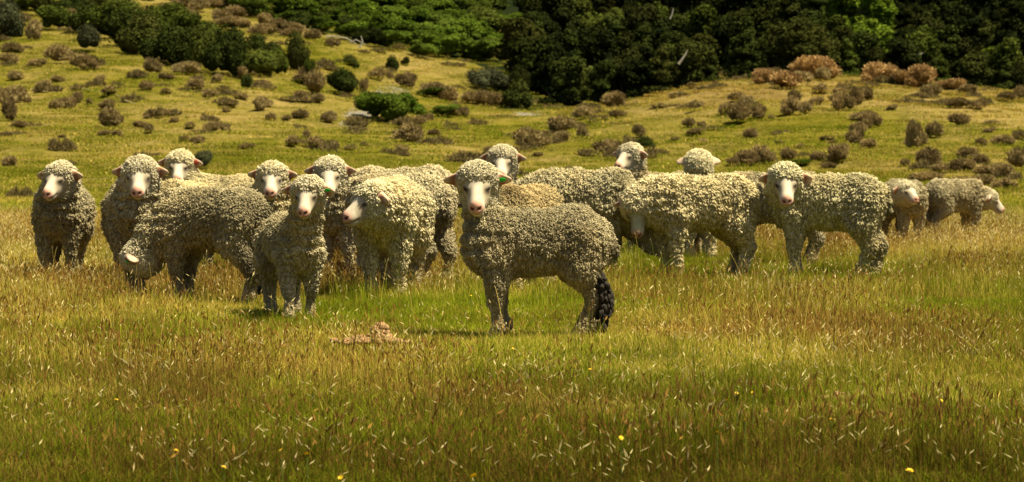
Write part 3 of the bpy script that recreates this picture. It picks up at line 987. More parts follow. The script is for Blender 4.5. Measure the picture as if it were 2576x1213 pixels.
def trunk_mesh(name, mat, seed, limbs=4):
    """tapered trunk with limbs, unit height tree"""
    rs = np.random.RandomState(seed)
    V, Fc = [], []
    def tube(pts, r0, r1):
        base = len(V)
        for i, p in enumerate(pts):
            r = r0 + (r1 - r0) * i / (len(pts) - 1)
            for k in range(6):
                a = k / 6 * 6.283
                V.append((p[0] + r * math.cos(a), p[1] + r * math.sin(a), p[2]))
        for i in range(len(pts) - 1):
            for k in range(6):
                Fc.append((base + i * 6 + k, base + i * 6 + (k + 1) % 6, base + (i + 1) * 6 + (k + 1) % 6, base + (i + 1) * 6 + k))
    bend = rs.uniform(-.04, .04, 2)
    main = [(bend[0] * t * t, bend[1] * t * t, -.03 + t * .75) for t in (0, .3, .6, 1)]
    tube(main, .030, .010)
    for i in range(limbs):
        t = rs.uniform(.25, .7); a = rs.uniform(0, 6.283); l = rs.uniform(.15, .3)
        b = (0, 0, t * .75)
        tube([b, (math.cos(a) * l * .5, math.sin(a) * l * .5, b[2] + l * .35), (math.cos(a) * l, math.sin(a) * l, b[2] + l * .8)], .012, .004)
    return mesh_from(name, np.array(V), np.array(Fc), mat)

M_BARK = mat_plain("grey_bark", (.11, .085, .06), .95, .35, 12, .01)
M_BROWN = mat_leaf("dry_brown_twigs", (.11, .080, .030), (.36, .265, .110), (.24, .185, .075), .15, .5)
M_BROWN2 = mat_leaf("orange_brown_twigs", (.17, .10, .034), (.46, .30, .12), (.34, .23, .09), .15, .5)
M_DARK = mat_leaf("dark_green_leaves", (.013, .018, .004), (.046, .058, .011), (.045, .046, .010), .15, .10)
M_MID = mat_leaf("mid_green_leaves", (.024, .034, .005), (.085, .105, .016), (.065, .075, .014), .2, .12)
M_BRIGHT = mat_leaf("bright_green_leaves", (.045, .075, .006), (.14, .19, .018), (.10, .14, .014), .25, .15)
M_FERN = mat_leaf("fern_green_leaves", (.028, .050, .005), (.105, .15, .015), (.072, .094, .014), .2, .12)
M_OLIVE = mat_leaf("grey_olive_leaves", (.030, .034, .015), (.085, .09, .040), (.06, .062, .03), .15, .3)

V_BROWN, V_BROWN2, V_DARKS, V_OLIVE, V_FERN = [], [], [], [], []
for i in range(5):
    rs = np.random.RandomState(100 + i)
    V_BROWN.append(leaf_cloud("twiggy_mound", lobes_shrub(rs, 6 + i), 1500, .040, M_BROWN, 200 + i, twig=True))
for i in range(3):
    rs = np.random.RandomState(130 + i)
    V_BROWN2.append(leaf_cloud("twiggy_mound", lobes_shrub(rs, 9), 1900, .040, M_BROWN2, 230 + i, twig=True))
for i in range(4):
    rs = np.random.RandomState(140 + i)
    V_DARKS.append(leaf_cloud("bushy_mass", lobes_shrub(rs, 8, .36), 2600, .034, M_DARK if i < 2 else M_MID, 240 + i, gap=.3))
for i in range(2):
    rs = np.random.RandomState(150 + i)
    V_OLIVE.append(leaf_cloud("bushy_mass", lobes_shrub(rs, 7, .34), 2200, .034, M_OLIVE, 250 + i, gap=.3))
for i in range(4):
    rs = np.random.RandomState(160 + i)
    V_FERN.append(leaf_cloud("bushy_mass", lobes_tree(rs, 'low'), 3000, .036, M_FERN, 260 + i, gap=.3))
M_BLACK = mat_leaf("deep_shade_leaves", (.006, .009, .003), (.022, .028, .006), (.024, .026, .006), .12, .10)  # shade of the deep wood put into the leaf colour
CR = {}
for kname, mat, n in (('black', M_BLACK, 3), ('dark', M_DARK, 4), ('mid', M_MID, 3), ('bright', M_BRIGHT, 2)):
    CR[kname] = []
    for i in range(n):
        rs = np.random.RandomState(170 + i + len(kname) * 7)
        CR[kname].append(leaf_cloud("crown", lobes_tree(rs, 'tall' if i % 2 else 'round'), 3400, .030, mat, 270 + i, gap=.35))
TR = [trunk_mesh("trunk", M_BARK, 300 + i) for i in range(3)]

PR = random.Random(7)
def place(name, mesh, X, Y, wpx, hpx, label, cat, group=None, unitw=1.15, dmin=30, d=None):
    """set a plant with its foot where the hillside is met by the line of sight through X,Y"""
    d = d or hit(X, Y, dmin)
    if d is None: return None
    x = (X - CX) / F * d
    z = float(zt(x, d)[0])
    sc = d / F
    sx = wpx * sc / unitw; szz = hpx * sc / .92
    sy = sx * PR.uniform(.8, 1.35)
    o = obj(name, mesh, loc=(x, d, z - .02), rotz=PR.uniform(0, 6.28), scale=(sx, sy, szz))
    o.rotation_euler = (PR.uniform(-.12, .12), PR.uniform(-.12, .12), o.rotation_euler[2])
    tag(o, label, cat, group)
    return o

Z6 = lambda a, b, w, h: (a / 2.679, b / 2.679, w / 2.679, h / 2.679)
Z7 = lambda a, b, w, h: (817 + a / 2.679, b / 2.679, w / 2.679, h / 2.679)
Z8 = lambda a, b, w, h: (1635 + a / 2.505, b / 2.505, w / 2.505, h / 2.505)
brown = [Z6(*q) for q in [
 (245,270,90,130),(400,420,180,110),(560,460,170,100),(75,430,130,70),(245,450,110,55),(130,350,70,40),(100,540,100,60),(380,550,90,45),
 (310,590,90,50),(130,690,120,110),(200,690,40,40),(390,735,90,65),(470,725,90,80),(525,695,60,80),(610,700,50,40),(735,730,90,60),(745,860,130,130),
 (800,830,60,60),(710,910,80,40),(790,915,80,40),(425,925,45,22),(60,820,110,140),(15,700,80,110),(140,860,90,50),(680,555,60,50),(750,640,110,55),
 (990,610,90,60),(1020,490,110,100),(1110,540,90,55),(1260,500,130,80),(1330,610,120,80),(1420,660,100,55),(1480,560,70,60),(1630,530,100,90),
 (1760,600,110,60),(1630,670,80,45),(1120,640,70,40),(1000,790,60,35),(1130,790,60,45),(1170,825,70,40),(940,860,90,40),(1010,905,70,60),
 (1285,870,70,45),(1440,885,90,60),(1520,885,80,60),(1385,895,50,30),(1245,950,70,40),(1335,960,70,50),(1560,725,60,40),(1530,755,50,40),(1770,740,120,90),
 (1830,810,70,50),(1660,1000,100,40),(1980,990,90,80),(2060,930,60,60),(2120,1010,120,90),(2240,985,90,40),(2040,560,120,70),(2140,640,140,150),(2030,680,90,70),
 (2150,690,90,60),(2030,800,110,60),(2220,830,90,70),(1940,810,60,40),(60,1130,110,80),(480,130,110,70),(1000,110,120,60),(1300,130,120,50),(1560,180,160,70),(1820,220,150,60),(1960,240,130,50)]]
brown += [(X, Y, w_, h_) for X, Y, w_, h_ in [(505, 28, 50, 30), (548, 22, 46, 28), (590, 42, 52, 28), (632, 40, 44, 26), (668, 62, 48, 28), (700, 75, 44, 28), (735, 82, 46, 26), (610, 70, 40, 24), (560, 52, 48, 28),
 (650, 88, 40, 24), (790, 100, 40, 26), (480, 45, 40, 26), (530, 75, 36, 22), (455, 18, 44, 26), (420, 34, 38, 24), (835, 118, 36, 22), (60, 60, 40, 26), (90, 88, 44, 34), (34, 130, 40, 24)]]
brown += [Z7(*q) for q in [
 (360,540,100,80),(440,530,50,50),(550,590,130,100),(345,680,60,60),(260,620,60,90),(740,640,160,80),(840,690,120,100),(980,700,130,80),(1060,710,130,100),
 (1150,710,110,90),(510,860,90,70),(640,840,120,60),(700,820,90,60),(860,780,90,50),(940,780,90,60),(590,960,200,120),(740,920,80,50),(55,1010,90,50),
 (180,1010,80,40),(530,1010,90,40),(260,985,50,30),(1350,1000,160,130),(1600,890,180,110),(1480,980,100,70),(1590,950,90,70),(1730,930,70,80),(1740,800,120,80),
 (1890,815,50,40),(1970,795,100,60),(1950,720,110,100),(1890,680,80,60),(2000,670,70,70),(2110,650,90,70),(2200,620,90,70),(2260,600,80,60),(2310,590,70,60),
 (2110,925,110,80),(1915,1030,150,90),(1105,1030,50,50),(1430,1050,60,30),(1260,1030,80,40),(30,820,90,70),(180,830,90,50)]]
brown += [Z8(*q) for q in [
 (50,560,110,50),(110,540,80,50),(200,545,80,50),(260,560,60,40),(285,700,110,70),(545,640,80,60),(620,660,80,60),(490,720,100,70),(560,780,150,120),
 (680,740,110,80),(765,745,40,30),(700,520,140,80),(850,550,200,100),(790,500,100,70),(1040,500,190,130),(1100,510,90,90),(960,510,100,60),(1080,590,100,60),
 (900,640,80,70),(895,720,120,110),(990,720,80,80),(1040,660,80,50),(1200,690,120,110),(1290,660,110,100),(1365,630,70,80),(1190,590,90,40),(1410,515,130,110),
 (1500,515,140,110),(1580,530,120,80),(1690,540,150,120),(1790,610,100,80),(1350,760,120,60),(1380,800,110,90),(1310,840,110,70),(1295,905,120,90),
 (1385,930,90,60),(1660,930,90,160),(1710,920,60,90),(1790,870,100,90),(1640,925,80,60),(1940,790,110,80),(1520,695,60,30),(1860,660,90,40),(1940,680,120,60),
 (2040,680,90,50),(2090,670,80,50),(1900,560,140,60),(2000,590,100,60),(2240,640,110,60),(2330,630,80,80),(2160,790,90,40),(2130,830,80,30),(2230,910,130,60),
 (2080,920,70,50),(2330,880,80,60),(250,800,90,60),(330,790,60,30),(635,865,90,60),(290,850,120,40),(330,910,100,40),(160,890,60,30),(810,900,45,25),
 (950,930,60,30),(1155,910,50,30),(1100,880,80,30),(1605,1050,60,50),(600,1040,110,90),(690,1030,130,110),(520,1040,90,50),(860,1010,100,80),(1050,1010,90,60),
 (1180,1020,140,110),(1120,1055,80,40),(1760,1060,150,120),(1740,1150,160,70),(1830,1090,120,60),(2000,1000,100,70),(2080,1040,100,70),(1960,1080,150,80),
 (2100,1100,110,70),(2320,1060,130,130),(2230,1120,150,90),(1950,1180,170,70),(2100,1170,150,70),(2240,1190,140,70)]]

def describe(items):
    """a label of its own for each brown mound: size, tone, slope and how it stands among the others of that strip"""
    zones = {}
    out = [None] * len(items)
    for i, (X, Y, W_, H_) in enumerate(items):
        if X < 790: z = "left slope"
        elif X < 1290: z = "gully slope"
        else: z = "right slope"
        rows = [(110, "topmost"), (200, "upper"), (270, "middle"), (340, "lower"), (1213, "lowest")]
        for lim, r in rows:
            if Y <= lim: break
        zones.setdefault((z, r), []).append(i)
    nums = "first second third fourth fifth sixth seventh eighth ninth tenth eleventh twelfth thirteenth fourteenth fifteenth sixteenth seventeenth eighteenth nineteenth twentieth".split()
    nums = nums + ["twenty-" + q for q in nums[:9]] + ["thirtieth"] + ["thirty-" + q for q in nums[:9]] + ["fortieth"] + ["forty-" + q for q in nums[:9]]
    for (z, r), ids in zones.items():
        ids.sort(key=lambda i: items[i][0])
        for k, i in enumerate(ids):
            X, Y, W_, H_ = items[i]
            sz = "large" if W_ > 52 else ("small" if W_ < 32 else "middling")
            sh = "upright" if H_ > .95 * W_ else ("flat" if H_ < .55 * W_ else "rounded")
            out[i] = f"{sz} {sh} brown shrub, {nums[k]} from left on the {r} part of the {z}"
    return out

lab = describe(brown)
for i, (X, Y, W_, H_) in enumerate(brown):
    big = W_ > 44 and Y < 225 and X > 1290
    me = (V_BROWN2[i % 3] if big else V_BROWN[i % 5])
    place("brown_shrub", me, X, Y + 2, W_ * 1.32, H_ * 1.28, lab[i], "shrub", "dry brown shrubs scattered over the slopes")

# dark and green bushes standing in the grass
bushes = [  # X, Y, w, h, list, label
 (22, 96, 78, 95, V_OLIVE, "tall grey green bush at the left edge of the slope"),
 (60, 30, 90, 60, V_DARKS, "dark bush behind the tall grey green one at the left edge"),
 (115, 42, 80, 60, V_DARKS, "dark bush beginning the long thicket, behind brown scrub"),
 (213, 132, 56, 62, V_OLIVE, "grey olive bush above two large brown shrubs"),
 (225, 80, 80, 70, V_DARKS, "dark green bush in the upper thicket above the grey olive one"),
 (268, 98, 100, 85, V_DARKS, "broad dark bush in the upper part of the thicket"),
 (318, 118, 95, 85, V_DARKS, "brownish dark bush in the thicket next to the broad one"),
 (300, 60, 110, 60, V_DARKS, "dark bush at the top of the thicket"),
 (370, 135, 100, 95, V_DARKS, "olive green bush in the middle of the thicket"),
 (385, 90, 100, 70, V_DARKS, "dark bush behind the middle of the thicket"),
 (425, 165, 95, 95, V_DARKS, "rounded green bush on the thicket's lower edge"),
 (470, 120, 110, 80, V_DARKS, "dark bush on the thicket's upper edge"),
 (478, 172, 85, 100, V_DARKS, "dark green bush low in the thicket beside brown scrub"),
 (525, 182, 85, 115, V_DARKS, "tall bush near the low end of the thicket"),
 (568, 196, 80, 125, V_DARKS, "tallest dark bush at the thicket's low corner"),
 (600, 190, 70, 80, V_DARKS, "dark bush closing the low corner of the thicket"),
 (650, 130, 48, 45, V_DARKS, "small dark round bush beyond the end of the thicket"),
 (650, 192, 62, 66, V_DARKS, "dull green bush between the thicket and the tall dark pair"),
 (688, 170, 50, 60, V_DARKS, "green bush touching the tall dark column-like one"),
 (709, 190, 46, 75, V_DARKS, "narrow dark bush left of the tall column-like one"),
 (742, 178, 70, 104, V_DARKS, "tall column-like dark bush standing after the thicket"),
 (773, 190, 34, 44, V_DARKS, "little dark bush at the foot of the tall column-like one"),
 (621, 226, 26, 38, V_DARKS, "thin dark bush below the end of the thicket"),
 (862, 240, 74, 72, V_DARKS, "round dark blue green bush alone above the gully"),
 (880, 166, 40, 32, V_DARKS, "small dark bush near the bleached branches"),
 (896, 176, 18, 20, V_DARKS, "tiny dark bush next to the one near the bleached branches"),
 (986, 178, 36, 44, V_DARKS, "upright dark bush on the grass below the ferny scrub"),
 (1021, 168, 18, 28, V_DARKS, "thin dark sapling beside the upright dark bush"),
 (340, 85, 90, 60, V_DARKS, "dark bush filling the thicket between its top and its middle"),
 (415, 120, 90, 70, V_DARKS, "dark olive bush in the heart of the thicket"),
 (510, 140, 85, 70, V_DARKS, "olive bush behind the tall one near the thicket's low end"),
 (545, 150, 80, 60, V_DARKS, "dark bush at the back of the thicket's low end"),
 (190, 45, 90, 55, V_DARKS, "dark bush at the upper end of the thicket against the top"),
 (150, 75, 60, 55, V_DARKS, "dark bush in brown scrub left of the thicket"),
 (250, 30, 100, 50, V_DARKS, "dark bush topmost in the thicket behind others"),
 (440, 75, 80, 50, V_DARKS, "dark bush at the thicket's rear beside pale brown scrub"),
 (1222, 226, 85, 60, V_OLIVE, "olive bush in front of the dark wood's corner"),
 (1262, 232, 60, 45, V_OLIVE, "low olive bush joined to the one before the wood's corner"),
 (940, 305, 80, 52, V_FERN, "bright green low bush at the left of the gully clump"),
 (985, 312, 90, 58, V_FERN, "bright green broad bush in the middle of the gully clump"),
 (1035, 300, 80, 48, V_FERN, "green bush at the right of the gully clump"),
 (1090, 250, 70, 36, V_FERN, "low green bush above the gully clump"),
 (1115, 292, 60, 30, V_FERN, "flat green bush on the gully floor"),
 (512, 425, 46, 44, V_OLIVE, "small blue grey bush right behind the red-tagged sheep's head"),
 (1620, 373, 48, 34, V_DARKS, "round black green bush above the back row of sheep"),
 (2020, 418, 42, 22, V_FERN, "low yellow green tussock bush above the pale-crowned sheep"),
 (1305, 272, 70, 80, V_DARKS, "dark bush at the corner of the wood over a brown mound"),
]
for i, (X, Y, W_, H_, lst, lb) in enumerate(bushes):
    if lst is None: continue
    me = lst[i % len(lst)]
    if lst is V_DARKS: me = lst[[0, 2, 1, 3][i % 4]] if X < 800 else lst[i % 2]
    kx = 1.5 if X < 700 or lst is V_FERN else 1.25
    place("fern_bush" if lst is V_FERN else "green_bush", me, X, Y, W_ * kx, H_ * (1.25 if X < 700 else 1.65 if lst is V_FERN and X < 1060 else 1.1), lb, "bush")

# the wood and the ferny scrub
def tree(kind, X, Y, hpx, label, group=None, d=None, dmin=30):
    d = d or hit(X, Y, dmin)
    if d is None: return
    x = (X - CX) / F * d
    z = float(zt(x, d)[0])
    h = hpx * d / F
    e = bpy.data.objects.new("tree", None); COL.objects.link(e)
    e.location = (x, d, z - .1); e.rotation_euler = (0, 0, PR.uniform(0, 6.28)); e.scale = (h * PR.uniform(.95, 1.35), h * PR.uniform(.95, 1.35), h)
    e.empty_display_size = .2
    tag(e, label, "tree", group)
    obj("trunk", PR.choice(TR), parent=e)
    obj("crown", PR.choice(CR[kind]), parent=e)

PR.seed(11)
# ferny low scrub (green, lit) left and centre
NUM = "first second third fourth fifth sixth seventh eighth ninth tenth eleventh twelfth thirteenth fourteenth fifteenth sixteenth seventeenth eighteenth nineteenth twentieth".split()
NUM = NUM + ["twenty-" + q for q in NUM[:9]] + ["thirtieth"] + ["thirty-" + q for q in NUM[:9]] + ["fortieth"]
n_f = 0
for row in range(9):
    spots = []
    Xr = 380
    while Xr < 1420:
        X = Xr + PR.uniform(-14, 14)
        Y = edge_y(X) + 2 - row * 17 + PR.uniform(-5, 5)
        Xr += PR.uniform(46, 62)
        if Y < -45 or X > 1190 + row * 22: continue
        spots.append((X, Y))
    for k, (X, Y) in enumerate(spots):
        w_ = PR.uniform(85, 125)
        dark = PR.random() < (.10 if X < 1150 else .4)
        me = PR.choice(V_DARKS) if dark else PR.choice(V_FERN)
        place("fern_bush" if not dark else "green_bush", me, X, Y, w_, w_ * PR.uniform(.5, .72),
              f"{'dark' if dark else 'mid green ferny'} bush, {NUM[k]} from left in the {NUM[row]} row of scrub above the grass", "bush", "bushes of the ferny scrub above the grass slope")
        n_f += 1
# dark wood on the right
n_t = 0
for row in range(9):
    Xr = 1210
    spots = []
    while Xr < 2680:
        X = Xr + PR.uniform(-20, 20)
        yb = edge_y(X) + 26 - row * 32 + PR.uniform(-10, 10)
        Xr += PR.uniform(46, 74)
        if yb < -50 or X < 1300: continue
        spots.append((X, yb))
    for k, (X, yb) in enumerate(spots):
        kind, word = 'dark', 'dark green'
        if 2060 < X - (60 - yb) * -.9 < 2190 and yb < 190:
            kind, word = 'bright', 'light green'
        elif PR.random() < (.55 if X > 2150 or 1350 < X < 1700 else .3):
            kind, word = 'black', 'very dark'
        elif PR.random() < .25:
            kind, word = 'mid', 'mid green'
        dd = hit(X, yb, 122)
        if dd is None: continue
        tree(kind, X, yb, PR.uniform(80, 165), f"{word} tree, {NUM[k]} from left in the {NUM[row]} row of the wood behind the ridge", "trees of the wood behind the ridge", d=dd)
        n_t += 1
tree('bright', 2478, 222, 105, "rounded lighter tree standing out at the wood's edge on the far right", d=hit(2478, 215, 122))
tree('mid', 1690, 240, 120, "bushy green tree beside the bleached trunk at the wood's edge", d=hit(1690, 225, 122))
tree('bright', 2310, 180, 90, "pale green tree by the grey dead twigs behind the ridge", d=hit(2310, 185, 122))
print("ferns", n_f, "trees", n_t)

# bleached dead wood and fallen stalks
def branch_mesh(name, segs, mat):
    V, Fc = [], []
    for pts, r0, r1 in segs:
        base = len(V)
        pts = [Vector(p) for p in pts]
        for i, p in enumerate(pts):
            t = (pts[min(i + 1, len(pts) - 1)] - pts[max(i - 1, 0)]).normalized()
            a = t.orthogonal().normalized(); b = t.cross(a)
            r = r0 + (r1 - r0) * i / (len(pts) - 1)
            for k in range(6):
                q = k / 6 * 6.283
                V.append(tuple(p + (a * math.cos(q) + b * math.sin(q)) * r))
        for i in range(len(pts) - 1):
            for k in range(6):
                Fc.append((base + i * 6 + k, base + i * 6 + (k + 1) % 6, base + (i + 1) * 6 + (k + 1) % 6, base + (i + 1) * 6 + k))
    return mesh_from(name, np.array(V), np.array(Fc), mat)
M_DEAD = mat_plain("bleached_wood", (.26, .24, .18), .8, .2, 8)
M_STRAW = mat_plain("dry_stalk", (.50, .40, .17), .8, .2, 8)
def limb(pix, d, r, label, mat=M_DEAD, name="dead_branch", cat="branch", lift=0.0):
    c = at(pix[0][0], pix[0][1], d)
    segs = [([tuple(at(x, y, d - lift) - c) for x, y in pix], r, r * .45)]
    o = obj(name, branch_mesh(name, segs, mat), loc=tuple(c))
    tag(o, label, cat)
def on_slope(pix, r, label, name="dead_branch", mat=M_DEAD, cat="branch", up=.06):
    P = []
    for x, y in pix:
        d = hit(x, y)
        xx = (x - CX) / F * d
        P.append(np.array([xx, d, float(zt(xx, d)[0]) + up]))
    c = P[0]
    o = obj(name, branch_mesh(name, [([tuple(p - c) for p in P], r, r * .5)], mat), loc=tuple(c))
    tag(o, label, cat)
limb([(1707, 162), (1716, 150), (1724, 138), (1729, 127)], 118, .07, "bleached broken trunk leaning at the edge of the dark wood", name="dead_branch", cat="branch")
limb([(1685, 48), (1690, 38), (1694, 20)], 135, .05, "short pale dead stem high in the dark wood", name="dead_branch", cat="branch")
limb([(818, 92), (845, 91), (870, 96), (893, 108), (905, 122)], 104, .032, "long bleached branch lying along the scrub's edge")
limb([(905, 120), (912, 105), (908, 90)], 104, .04, "bleached branch forking upwards at the scrub's edge")
limb([(880, 108), (895, 100), (920, 112)], 104, .03, "thin bleached twig crossing the forked branch")
limb([(2274, 112), (2282, 118), (2290, 132)], 132, .06, "pale dead branch by the light trees in the wood")
limb([(2290, 136), (2310, 138), (2322, 134)], 132, .05, "pale dead branch lying level under the light trees")
on_slope([(80, 230), (110, 234), (145, 238)], .035, "pale fallen stalk on the left slope, leftmost of three", "fallen_stalk", M_STRAW, "stalk")
on_slope([(200, 225), (235, 232), (300, 247)], .03, "pale fallen stalk on the left slope, middle one of three", "fallen_stalk", M_STRAW, "stalk")
on_slope([(305, 256), (325, 260), (342, 265)], .03, "pale fallen stalk on the left slope, rightmost of three", "fallen_stalk", M_STRAW, "stalk")

# clods and dung
M_CLOD = mat_plain("dry_dung", (.26, .155, .065), .95, .55, 45, .01)
M_CLOD2 = mat_plain("dark_dung", (.04, .03, .018), .95, .3, 40, .006)
def pile(X, Y, n, wid, r, mat, label, flat=.75, seed=1, top=.11, lift=.045):
    d = CAMZ * F / (Y - HOR)
    x = (X - CX) / F * d
    rs = np.random.RandomState(seed)
    pts = []
    for i in range(n):
        a, b = rs.normal() * wid * .38, rs.normal() * wid * .22
        hgt = top * math.exp(-((a / wid) ** 2 + (b / wid) ** 2 * 2) * 6) * rs.rand() ** .7 * (.6 + .4 * math.sin(a * 40))
        pts.append((a, b, lift + hgt, r * rs.uniform(.6, 1.2), flat * rs.uniform(.7, 1.1)))
    o = obj("dung_heap", blob_mesh("dung_heap", pts, mat, 2, .35, seed), loc=(x, d, float(zt(x, d)[0])))
    tag(o, label, "dung heap")
    return x, d
CLEAR = []
CLEAR.append((*pile(942, 880, 150, .20, .024, M_CLOD, "crumbly orange brown heap on the turf in front of the sheep"), .30))
CLEAR.append((*pile(1960, 738, 14, .09, .022, M_CLOD2, "small black dung clump on green turf to the right of the front sheep", seed=3), .08))
CLEAR.append((*pile(2105, 1008, 60, .085, .013, M_CLOD, "flat torn orange brown patch of dung deep in the near grass", .6, seed=4, top=.035, lift=.018), .08))

# ------------------------------------------------------------------ grass
def blades_patch(name, seed, n, rad, hlo, hhi, wid, kind=0, lean=.35, seg=2, headlen=0.0):
    rs = np.random.RandomState(seed)
    V, Q, T, A = [], [], [], {"rnd": [], "rnd2": [], "rnd3": [], "hgt": [], "kind": []}
    nv = 0
    for i in range(n):
        r = rad * math.sqrt(rs.rand()); a = rs.rand() * 6.283
        bx, by = r * math.cos(a), r * math.sin(a)
        h = rs.uniform(hlo, hhi); w_ = wid * rs.uniform(.7, 1.3)
        la = rs.rand() * 6.283; le = abs(rs.normal()) * lean
        fa = rs.rand() * 6.283
        sx, sy = math.cos(fa) * w_ / 2, math.sin(fa) * w_ / 2
        ks, r1, r2, r3 = [], rs.rand(), rs.rand(), rs.rand()
        pts = []
        for k in range(seg + 1):
            t = k / seg
            off = h * le * t ** 2.0
            pts.append((bx + math.cos(la) * off, by + math.sin(la) * off, h * t * (1 - .18 * min(le, 1) * t)))
        for k in range(seg + 1):
            t = k / seg
            ww = (1 - t * .55) if kind == 0 else .8
            p = pts[k]
            if k == seg and kind == 0:
                V.append(p); nloc = 1
            else:
                V.append((p[0] - sx * ww, p[1] - sy * ww, p[2])); V.append((p[0] + sx * ww, p[1] + sy * ww, p[2])); nloc = 2
            for _ in range(nloc):
                A["hgt"].append(t); A["kind"].append(0.0); A["rnd"].append(r1); A["rnd2"].append(r2); A["rnd3"].append(r3)
        for k in range(seg):
            b0 = nv + 2 * k
            if k == seg - 1 and kind == 0:
                T.append((b0, b0 + 1, b0 + 2))
            else:
                Q.append((b0, b0 + 1, b0 + 3, b0 + 2))
        nv = len(V)
        if kind >= 1:
            # seed head: two crossed slim diamonds following the stem's tip direction
            p1, p0 = np.array(pts[-1]), np.array(pts[-2])
            dr = (p1 - p0); dr /= np.linalg.norm(dr)
            dr = dr + np.array([math.cos(la), math.sin(la), 0]) * .25; dr /= np.linalg.norm(dr)
            hl = headlen * rs.uniform(.6, 1.3)
            hw = hl * (.080 if kind == 1 else .13)
            for c in range(2):
                s_ = np.cross(dr, [math.cos(fa + c * 1.57), math.sin(fa + c * 1.57), .1]); s_ /= np.linalg.norm(s_) + 1e-9
                for q in (p1 - dr * hl * .1, p1 + dr * hl * .35 + s_ * hw, p1 + dr * hl, p1 + dr * hl * .35 - s_ * hw):
                    V.append(tuple(q)); A["hgt"].append(1); A["kind"].append(float(kind)); A["rnd"].append(r1); A["rnd2"].append(r2); A["rnd3"].append(r3)
                Q.append((nv, nv + 1, nv + 2, nv + 3)); nv += 4
    fc = []
    if Q: fc.append(np.array(Q))
    if T: fc.append(np.array(T))
    return mesh_from(name, np.array(V), fc, M_GRASS, {k: np.array(v) for k, v in A.items()}, smooth=False)

VAR = []
def addvar(me):
    o = bpy.data.objects.new("grass_tuft_source", me)   # not linked: only a source for the grass object's nodes
    VAR.append(o)
for i in range(3): addvar(blades_patch("turf", 400 + i, 230, .17, .025, .060, .0033, 0, .75))             # 0-2 short turf
for i in range(3): addvar(blades_patch("tall_grass", 410 + i, 110, .17, .05, .115, .0028, 0, .5))         # 3-5 longer
for i in range(2): addvar(blades_patch("seeding_grass", 420 + i, 9, .17, .07, .17, .0016, 1, .5, 3, .030))   # 6-7 straw stems w/ head
for i in range(2): addvar(blades_patch("rust_grass", 430 + i, 26, .17, .07, .15, .0014, 2, .25, 2, .022))    # 8-9 red brown panicles
for i in range(2): addvar(blades_patch("hill_turf", 440 + i, 130, .55, .03, .09, .014, 0, 1.0))             # 10-11 hillside
def mound_patch(name, seed):
    rs = np.random.RandomState(seed)
    L = [(rs.uniform(-.3, .3), rs.uniform(-.3, .3), .02, rs.uniform(.14, .28), rs.uniform(.08, .18)) for _ in range(4)]
    me = leaf_cloud(name, L, 420, .035, M_GRASS, seed, twig=True, gap=.25)
    n = len(me.vertices)
    for an, v in (("rnd2", .45), ("rnd3", .45), ("kind", 3.0), ("hgt", .5)):
        a = me.attributes.new(an, 'FLOAT', 'POINT')
        a.data.foreach_set("value", (np.full(n, v) + (rs.rand(n) - .5) * (.5 if 0 < v < 1 else 0)).astype(np.float32))
    return me
addvar(blades_patch("long_stalk", 450, 3, .12, .22, .40, .0024, 1, .8, 5, .026))                           # 12 long arching stalks
addvar(mound_patch("tussock", 461)); addvar(mound_patch("tussock", 462))                                    # 13-14

